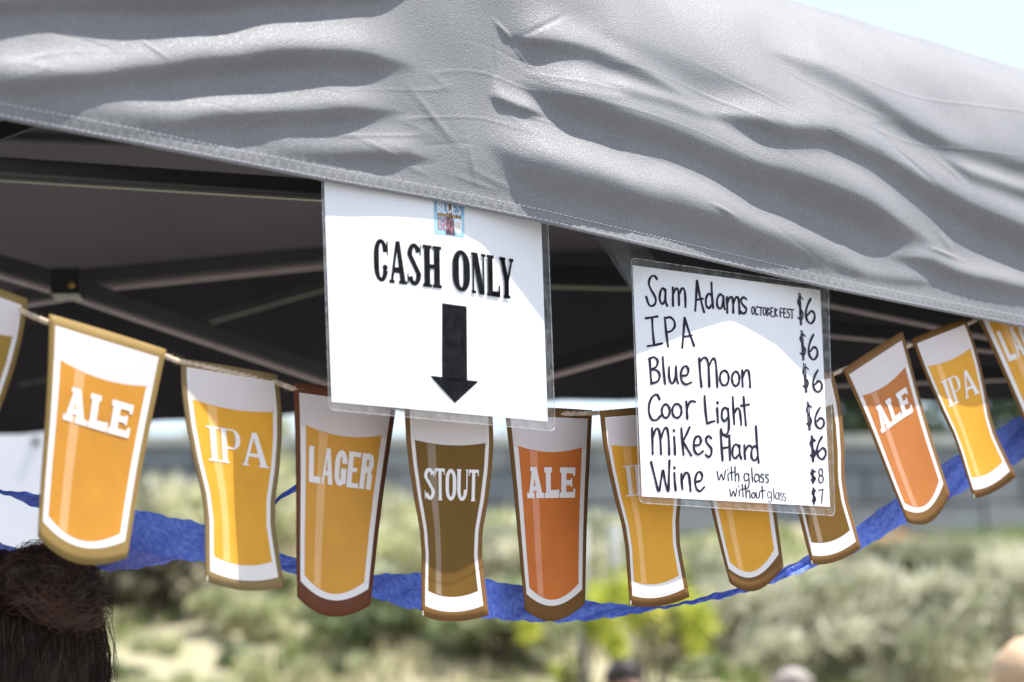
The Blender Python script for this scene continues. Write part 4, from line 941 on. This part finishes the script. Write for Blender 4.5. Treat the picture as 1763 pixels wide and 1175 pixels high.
def person(head, crown_z, gz, label, shirt, hair, skin, yaw=0., style='short'):
    """standing adult; head=(x,y) crown_z=top of head"""
    x, y = head; Hh = min(1.78, crown_z-gz); z = lambda f: crown_z-Hh*(1-f)
    t = empty('person', (x, y, gz), label, 'person')
    ca, sa = math.cos(yaw), math.sin(yaw)
    L = lambda lx, ly, f: (x+lx*ca-ly*sa, y+lx*sa+ly*ca, z(f))
    J = [(L(0, 0, .52), .15, .11), (L(0, 0, .66), .14, .10), (L(0, .01, .77), .17, .11), (L(0, .01, .83), .07, .06), (L(0, -.01, .875), .05, .055), (L(0, -.02, .935), .075, .092), (L(0, -.01, .965), .07, .085)]
    E = [(0, 1), (1, 2), (2, 3), (3, 4), (4, 5), (5, 6)]
    for sg in (-1, 1):
        k = len(J)
        J += [(L(sg*.17, 0, .81), .055), (L(sg*.22, .0, .64), .042), (L(sg*.21, -.08, .50), .03), (L(sg*.20, -.11, .45), .03)]
        E += [(3, k), (k, k+1), (k+1, k+2), (k+2, k+3)]
        k = len(J)
        J += [(L(sg*.09, 0, .47), .085), (L(sg*.09, -.01, .27), .06), (L(sg*.09, .01, .05), .04), (L(sg*.09, -.14, .02), .035)]
        E += [(0, k), (k, k+1), (k+1, k+2), (k+2, k+3)]
    body = skin_body('body', J, E, skin, t)
    # clothing: slightly larger shells
    J2 = [(L(0, 0, .50), .165, .125), (L(0, 0, .66), .155, .115), (L(0, .01, .775), .185, .125), (L(0, .01, .82), .10, .08)]; E2 = [(0, 1), (1, 2), (2, 3)]
    for sg in (-1, 1):
        k = len(J2); J2 += [(L(sg*.175, 0, .81), .067), (L(sg*.22, 0, .69), .058)]; E2 += [(3, k), (k, k+1)]
    skin_body('shirt', J2, E2, shirt, t)
    J3 = [(L(0, 0, .52), .16, .12)]; E3 = []
    for sg in (-1, 1):
        k = len(J3); J3 += [(L(sg*.09, 0, .46), .098), (L(sg*.09, -.01, .27), .075), (L(sg*.09, .01, .05), .06)]; E3 += [(0, k), (k, k+1), (k+1, k+2)]
    skin_body('trousers', J3, E3, mat('denim', (.05, .07, .13), .8, var=.15, vscale=40), t)
    hc = np.array(L(0, -.01, .945))
    # face features, facing -local y
    f = np.array([sa, -ca, 0]); r = np.array([ca, sa, 0]); hh = Hh*.06
    for sg in (-1, 1):
        c = hc+f*.088+r*sg*.03+np.array([0, 0, -.012]); v, fc = tube_data([c-f*.012, c+f*.002, c+f*.006], [.013, .011, .003], 8); mesh_obj('eye', v, fc, M['plastic'], t, smooth=True)
        c = hc+r*sg*.082+np.array([0, 0, -.02]); v, fc = tube_data([c-f*.012, c, c+f*.01], [.012, .026, .012], 8); mesh_obj('ear', v, fc, skin, t, smooth=True)
    c = hc+f*.09+np.array([0, 0, -.035]); v, fc = tube_data([c+np.array([0, 0, .03]), c+f*.012, c+f*.006-np.array([0, 0, .012])], [.006, .013, .008], 8); mesh_obj('nose', v, fc, skin, t, smooth=True)
    c = hc+f*.086+np.array([0, 0, -.072]); v, fc = tube_data([c-r*.024, c+f*.003, c+r*.024], [.003, .006, .003], 6); mesh_obj('mouth', v, fc, mat('lips', (.35, .12, .11), .5, var=.1), t, smooth=True)
    if hair is not None:
        VV = []; FF = []; n1, n2 = 28, 14
        for j in range(n2+1):
            for i in range(n1):
                th_ = 2*math.pi*i/n1; ph = math.pi*.62*j/n2
                d = math.sin(ph)*(math.cos(th_)*r+math.sin(th_)*(-f))+math.cos(ph)*np.array([0, 0, 1.])
                front = max(0, d@f); rr = np.array([.092, .108, .095])
                k = 1.0 if ph < .9+.9*(1-front) else .8
                w = 1+.05*noise.noise(Vector(d*6))+.03*noise.noise(Vector(d*17))
                VV.append(hc+np.array([0, 0, .018])+(r*(d@r)*.092+f*(d@f)*.105+np.array([0, 0, d[2]*.095]))*w*k)
        for j in range(n2):
            for i in range(n1): FF.append((j*n1+i, (j+1)*n1+i, (j+1)*n1+(i+1) % n1, j*n1+(i+1) % n1))
        ho = mesh_obj('hair', VV, FF, hair, t, smooth=True)
    return t
def bgp(px, py, dep): p = at(px, py, dep); return p
M['hair_dark'] = mat('dark_hair', (.02, .012, .01), .5, .5, var=.4, vscale=60, bump=.6, bscale=90)
M['hair_grey'] = mat('grey_hair', (.33, .28, .26), .6, .4, var=.2, vscale=60, bump=.6, bscale=90)
M['hair_blond'] = mat('blond_hair', (.62, .43, .27), .6, .4, var=.12, vscale=50, bump=.5, bscale=90)
def put(px, py, dep, label, shirt, hair, skin, yaw=0.):
    p = at(px, py, dep); gz = max(float(ground_z(p[0], p[1])), p[2]-1.9)
    return person((p[0], p[1]), p[2], float(ground_z(p[0], p[1])), label, shirt, hair, skin, yaw)
put(1072, 1141, 11.8, 'person with dark hair and ruddy face at the bottom below the sapling', mat('navy_shirt', (.03, .04, .09), .8, var=.1), M['hair_dark'], M['skin2'], .5)
put(1363, 1156, 10.8, 'person with short grey hair at the bottom edge, left of a close pair', mat('grey_shirt', (.25, .25, .27), .8, var=.1), M['hair_grey'], M['skin2'], .2)
put(1403, 1160, 11.4, 'bald person with reddish skin at the bottom edge, right of a close pair', mat('red_shirt', (.35, .07, .06), .8, var=.1), None, M['skin2'], 2.6)
put(1772, 1108, 6.0, 'blond person whose head enters the lower right corner', mat('tan_shirt', (.45, .36, .26), .8, var=.1), M['hair_blond'], M['skin'], 2.8)

# ---- woman with dark brown bun, close behind the cards, seen from the back
def woman():
    dep = 2.43
    hc = at(12, 1172, dep); x, y = hc[0], hc[1]; top = hc[2]+.12
    t = empty('person', (x, y, 0), 'person with dark brown hair in a loose bun, seen from behind at lower left', 'person')
    z0 = hc[2]
    L = lambda lx, ly, z: (x+lx, y+ly, z)
    J = [(L(0, 0, .88), .15, .12), (L(0, 0, 1.12), .125, .10), (L(0, 0, z0-.30), .165, .105), (L(0, 0, z0-.20), .07, .06), (L(0, .0, z0-.12), .052, .055), (L(0, .02, z0-.02), .078, .092), (L(0, .01, z0+.04), .07, .085)]
    E = [(0, 1), (1, 2), (2, 3), (3, 4), (4, 5), (5, 6)]
    for sg in (-1, 1):
        k = len(J); J += [(L(sg*.16, 0, z0-.24), .05), (L(sg*.21, .02, z0-.52), .038), (L(sg*.17, .16, z0-.70), .028), (L(sg*.15, .22, z0-.72), .026)]; E += [(3, k), (k, k+1), (k+1, k+2), (k+2, k+3)]
        k = len(J); J += [(L(sg*.09, 0, .80), .09), (L(sg*.09, 0, .45), .06), (L(sg*.09, -.02, .08), .04), (L(sg*.09, .12, .03), .035)]; E += [(0, k), (k, k+1), (k+1, k+2), (k+2, k+3)]
    skin_body('body', J, E, M['skin'], t)
    J2 = [(L(0, 0, .84), .17, .135), (L(0, 0, 1.12), .14, .115), (L(0, 0, z0-.30), .18, .12), (L(0, 0, z0-.22), .10, .08)]; E2 = [(0, 1), (1, 2), (2, 3)]
    for sg in (-1, 1):
        k = len(J2); J2 += [(L(sg*.165, 0, z0-.25), .062), (L(sg*.20, .01, z0-.42), .054)]; E2 += [(3, k), (k, k+1)]
    skin_body('top', J2, E2, mat('black_cotton', (.012, .012, .014), .85, var=.2, vscale=30), t)
    J3 = [(L(0, 0, .9), .165, .13)]; E3 = []
    for sg in (-1, 1):
        k = len(J3); J3 += [(L(sg*.09, 0, .78), .10), (L(sg*.09, 0, .45), .075), (L(sg*.09, -.02, .08), .06)]; E3 += [(0, k), (k, k+1), (k+1, k+2)]
    skin_body('jeans', J3, E3, mat('blue_denim', (.05, .07, .13), .8, var=.15, vscale=40), t)
    # face (far side)
    f = np.array([0, 1., 0])
    for sg in (-1, 1):
        c = hc+f*.105+np.array([sg*.03, 0, -.02]); v, fc = tube_data([c-f*.012, c+f*.002, c+f*.006], [.013, .011, .003], 8); mesh_obj('eye', v, fc, M['plastic'], t, smooth=True)
        c = hc+np.array([sg*.084, .01, -.03]); v, fc = tube_data([c-f*.012, c, c+f*.01], [.012, .026, .012], 8); mesh_obj('ear', v, fc, M['skin'], t, smooth=True)
    c = hc+f*.11+np.array([0, 0, -.045]); v, fc = tube_data([c+np.array([0, 0, .03]), c+f*.012, c+f*.006-np.array([0, 0, .012])], [.006, .013, .008], 8); mesh_obj('nose', v, fc, M['skin'], t, smooth=True)
    c = hc+f*.105+np.array([0, 0, -.08]); v, fc = tube_data([c-RT*.024, c+f*.003, c+RT*.024], [.003, .006, .003], 6); mesh_obj('mouth', v, fc, mat('lips_dark', (.35, .12, .11), .5, var=.1), t, smooth=True)
    # hair mass + strands
    hm = mat('dark_brown_hair', (.014, .008, .006), .55, .35, col2=(.032, .016, .010), vscale=40, bump=.5, bscale=120, stretch=(1, 1, .25)); hs = mat('brown_strand', (.03, .012, .008), .4, .5, col2=(.10, .037, .019), vscale=22)
    hcc = hc+np.array([0, 0, .005]); bc = at(80, 1008, dep-.055)
    parts = [(hcc, np.array([.093, .118, .116])), (bc, np.array([.046, .042, .035])), (at(60, 1040, dep-.04), np.array([.062, .05, .034]))]
    VV = []; FF = []; n1, n2 = 40, 24
    for pc, rr in parts:
        o = len(VV)
        for j in range(n2+1):
            for i in range(n1):
                th_ = 2*math.pi*i/n1; ph = math.pi*j/n2
                d = np.array([math.sin(ph)*math.cos(th_), math.sin(ph)*math.sin(th_), math.cos(ph)])
                amp_ = .05 if pc is hcc else .22
                w = 1+amp_*noise.noise(Vector((d[0]*3+pc[0]*40, d[1]*3, d[2]*3)))+.05*noise.noise(Vector((d[0]*9, d[1]*9, d[2]*9)))
                VV.append(pc+d*rr*w)
        for j in range(n2):
            for i in range(n1): FF.append((o+j*n1+i, o+(j+1)*n1+i, o+(j+1)*n1+(i+1) % n1, o+j*n1+(i+1) % n1))
    hair = mesh_obj('hair', VV, FF, hm, t, smooth=True)
    VV = []; FF = []
    def strand(pts, r0):
        pts = [np.array(p) for p in pts]; v, fcs = tube_data(pts, [r0*(1-.6*i/(len(pts)-1)) for i in range(len(pts))], 3); o = len(VV); VV.extend(v); FF.extend([tuple(a+o for a in q) for q in fcs])
    for i in range(1500):     # head strands combed up towards the bun
        th_ = random.uniform(math.pi, 2*math.pi) if random.random() < .75 else random.uniform(0, 6.28); ph0 = random.uniform(.9, 2.4); pts = []
        lift = random.uniform(1.0, 1.035) if random.random() < .93 else random.uniform(1.03, 1.12); dth = random.gauss(0, .25)
        for k in range(9):
            ph = ph0-(ph0*.75)*k/8; d = np.array([math.sin(ph)*math.cos(th_+dth*k/8), math.sin(ph)*math.sin(th_+dth*k/8), math.cos(ph)])
            pts.append(hcc+d*np.array([.093, .118, .116])*(lift+.03*math.sin(k*.8+th_*5)+.02*math.sin(k*1.3+i)))
        strand(pts, random.uniform(.0002, .0005))
    n_dark = len(FF)
    for i in range(1500):     # bun strands in loops
        pc, rr = parts[1] if random.random() < .6 else parts[2]
        ax = rng.normal(0, 1, 3)*np.array([1, .8, .6]); ax /= np.linalg.norm(ax); e1 = np.cross(ax, (0, 0, 1.)); e1 /= np.linalg.norm(e1); e2 = np.cross(ax, e1); a0 = random.uniform(0, 6.28); ln = random.uniform(1, 3.2)
        k_ = random.uniform(.95, 1.09); c = ax*random.uniform(-.6, .6)
        wv_ = random.uniform(0, .20); pts = [pc+(c+math.sqrt(max(.05, 1-c@c))*(math.cos(a0+ln*q/9)*e1+math.sin(a0+ln*q/9)*e2))*rr*(k_+wv_*math.sin(q*.9+i)) for q in range(10)]
        strand(pts, random.uniform(.0002, .0006))
    for i in range(90):      # flyaways on the right side
        a = at(random.uniform(120, 172), random.uniform(985, 1130), dep+random.uniform(-.07, .0)); d = rng.normal(0, 1, 3); d[0] = abs(d[0])*.6; pts = [a]
        cur = d/np.linalg.norm(d)
        for q in range(7):
            cur = cur+rng.normal(0, .25, 3)+np.array([0, 0, -.12]); cur /= np.linalg.norm(cur); pts.append(pts[-1]+cur*.005)
        strand(pts, .00018)
    for i in range(60):      # loose wavy locks across the bun
        x0, y0 = random.uniform(0, 40), random.uniform(995, 1040); A = random.uniform(8, 20)
        pts = [at(x0+q*12+random.uniform(-1, 1), y0+q*4.5+A*math.sin(q*.8+i*.1), dep-.10) for q in range(10)]
        strand(pts, random.uniform(.0003, .0006))
    st = mesh_obj('strands', VV, FF, None, hair, smooth=True, mats=[hm, hs], midx=[0 if (i < n_dark and i % 97 > 8) else 1 for i in range(len(FF))]); st.parent = hair; tag(st, kind='stuff')
    st.location = (0, 0, 0)
    me = st.data; dl = np.array(hair.location); co = np.zeros(len(me.vertices)*3); me.vertices.foreach_get('co', co)
    # hair sits at its parent's origin: shift strands into that frame
    co = co.reshape(-1, 3)-np.array(t.location); me.vertices.foreach_set('co', co.ravel()); me.update()
woman()
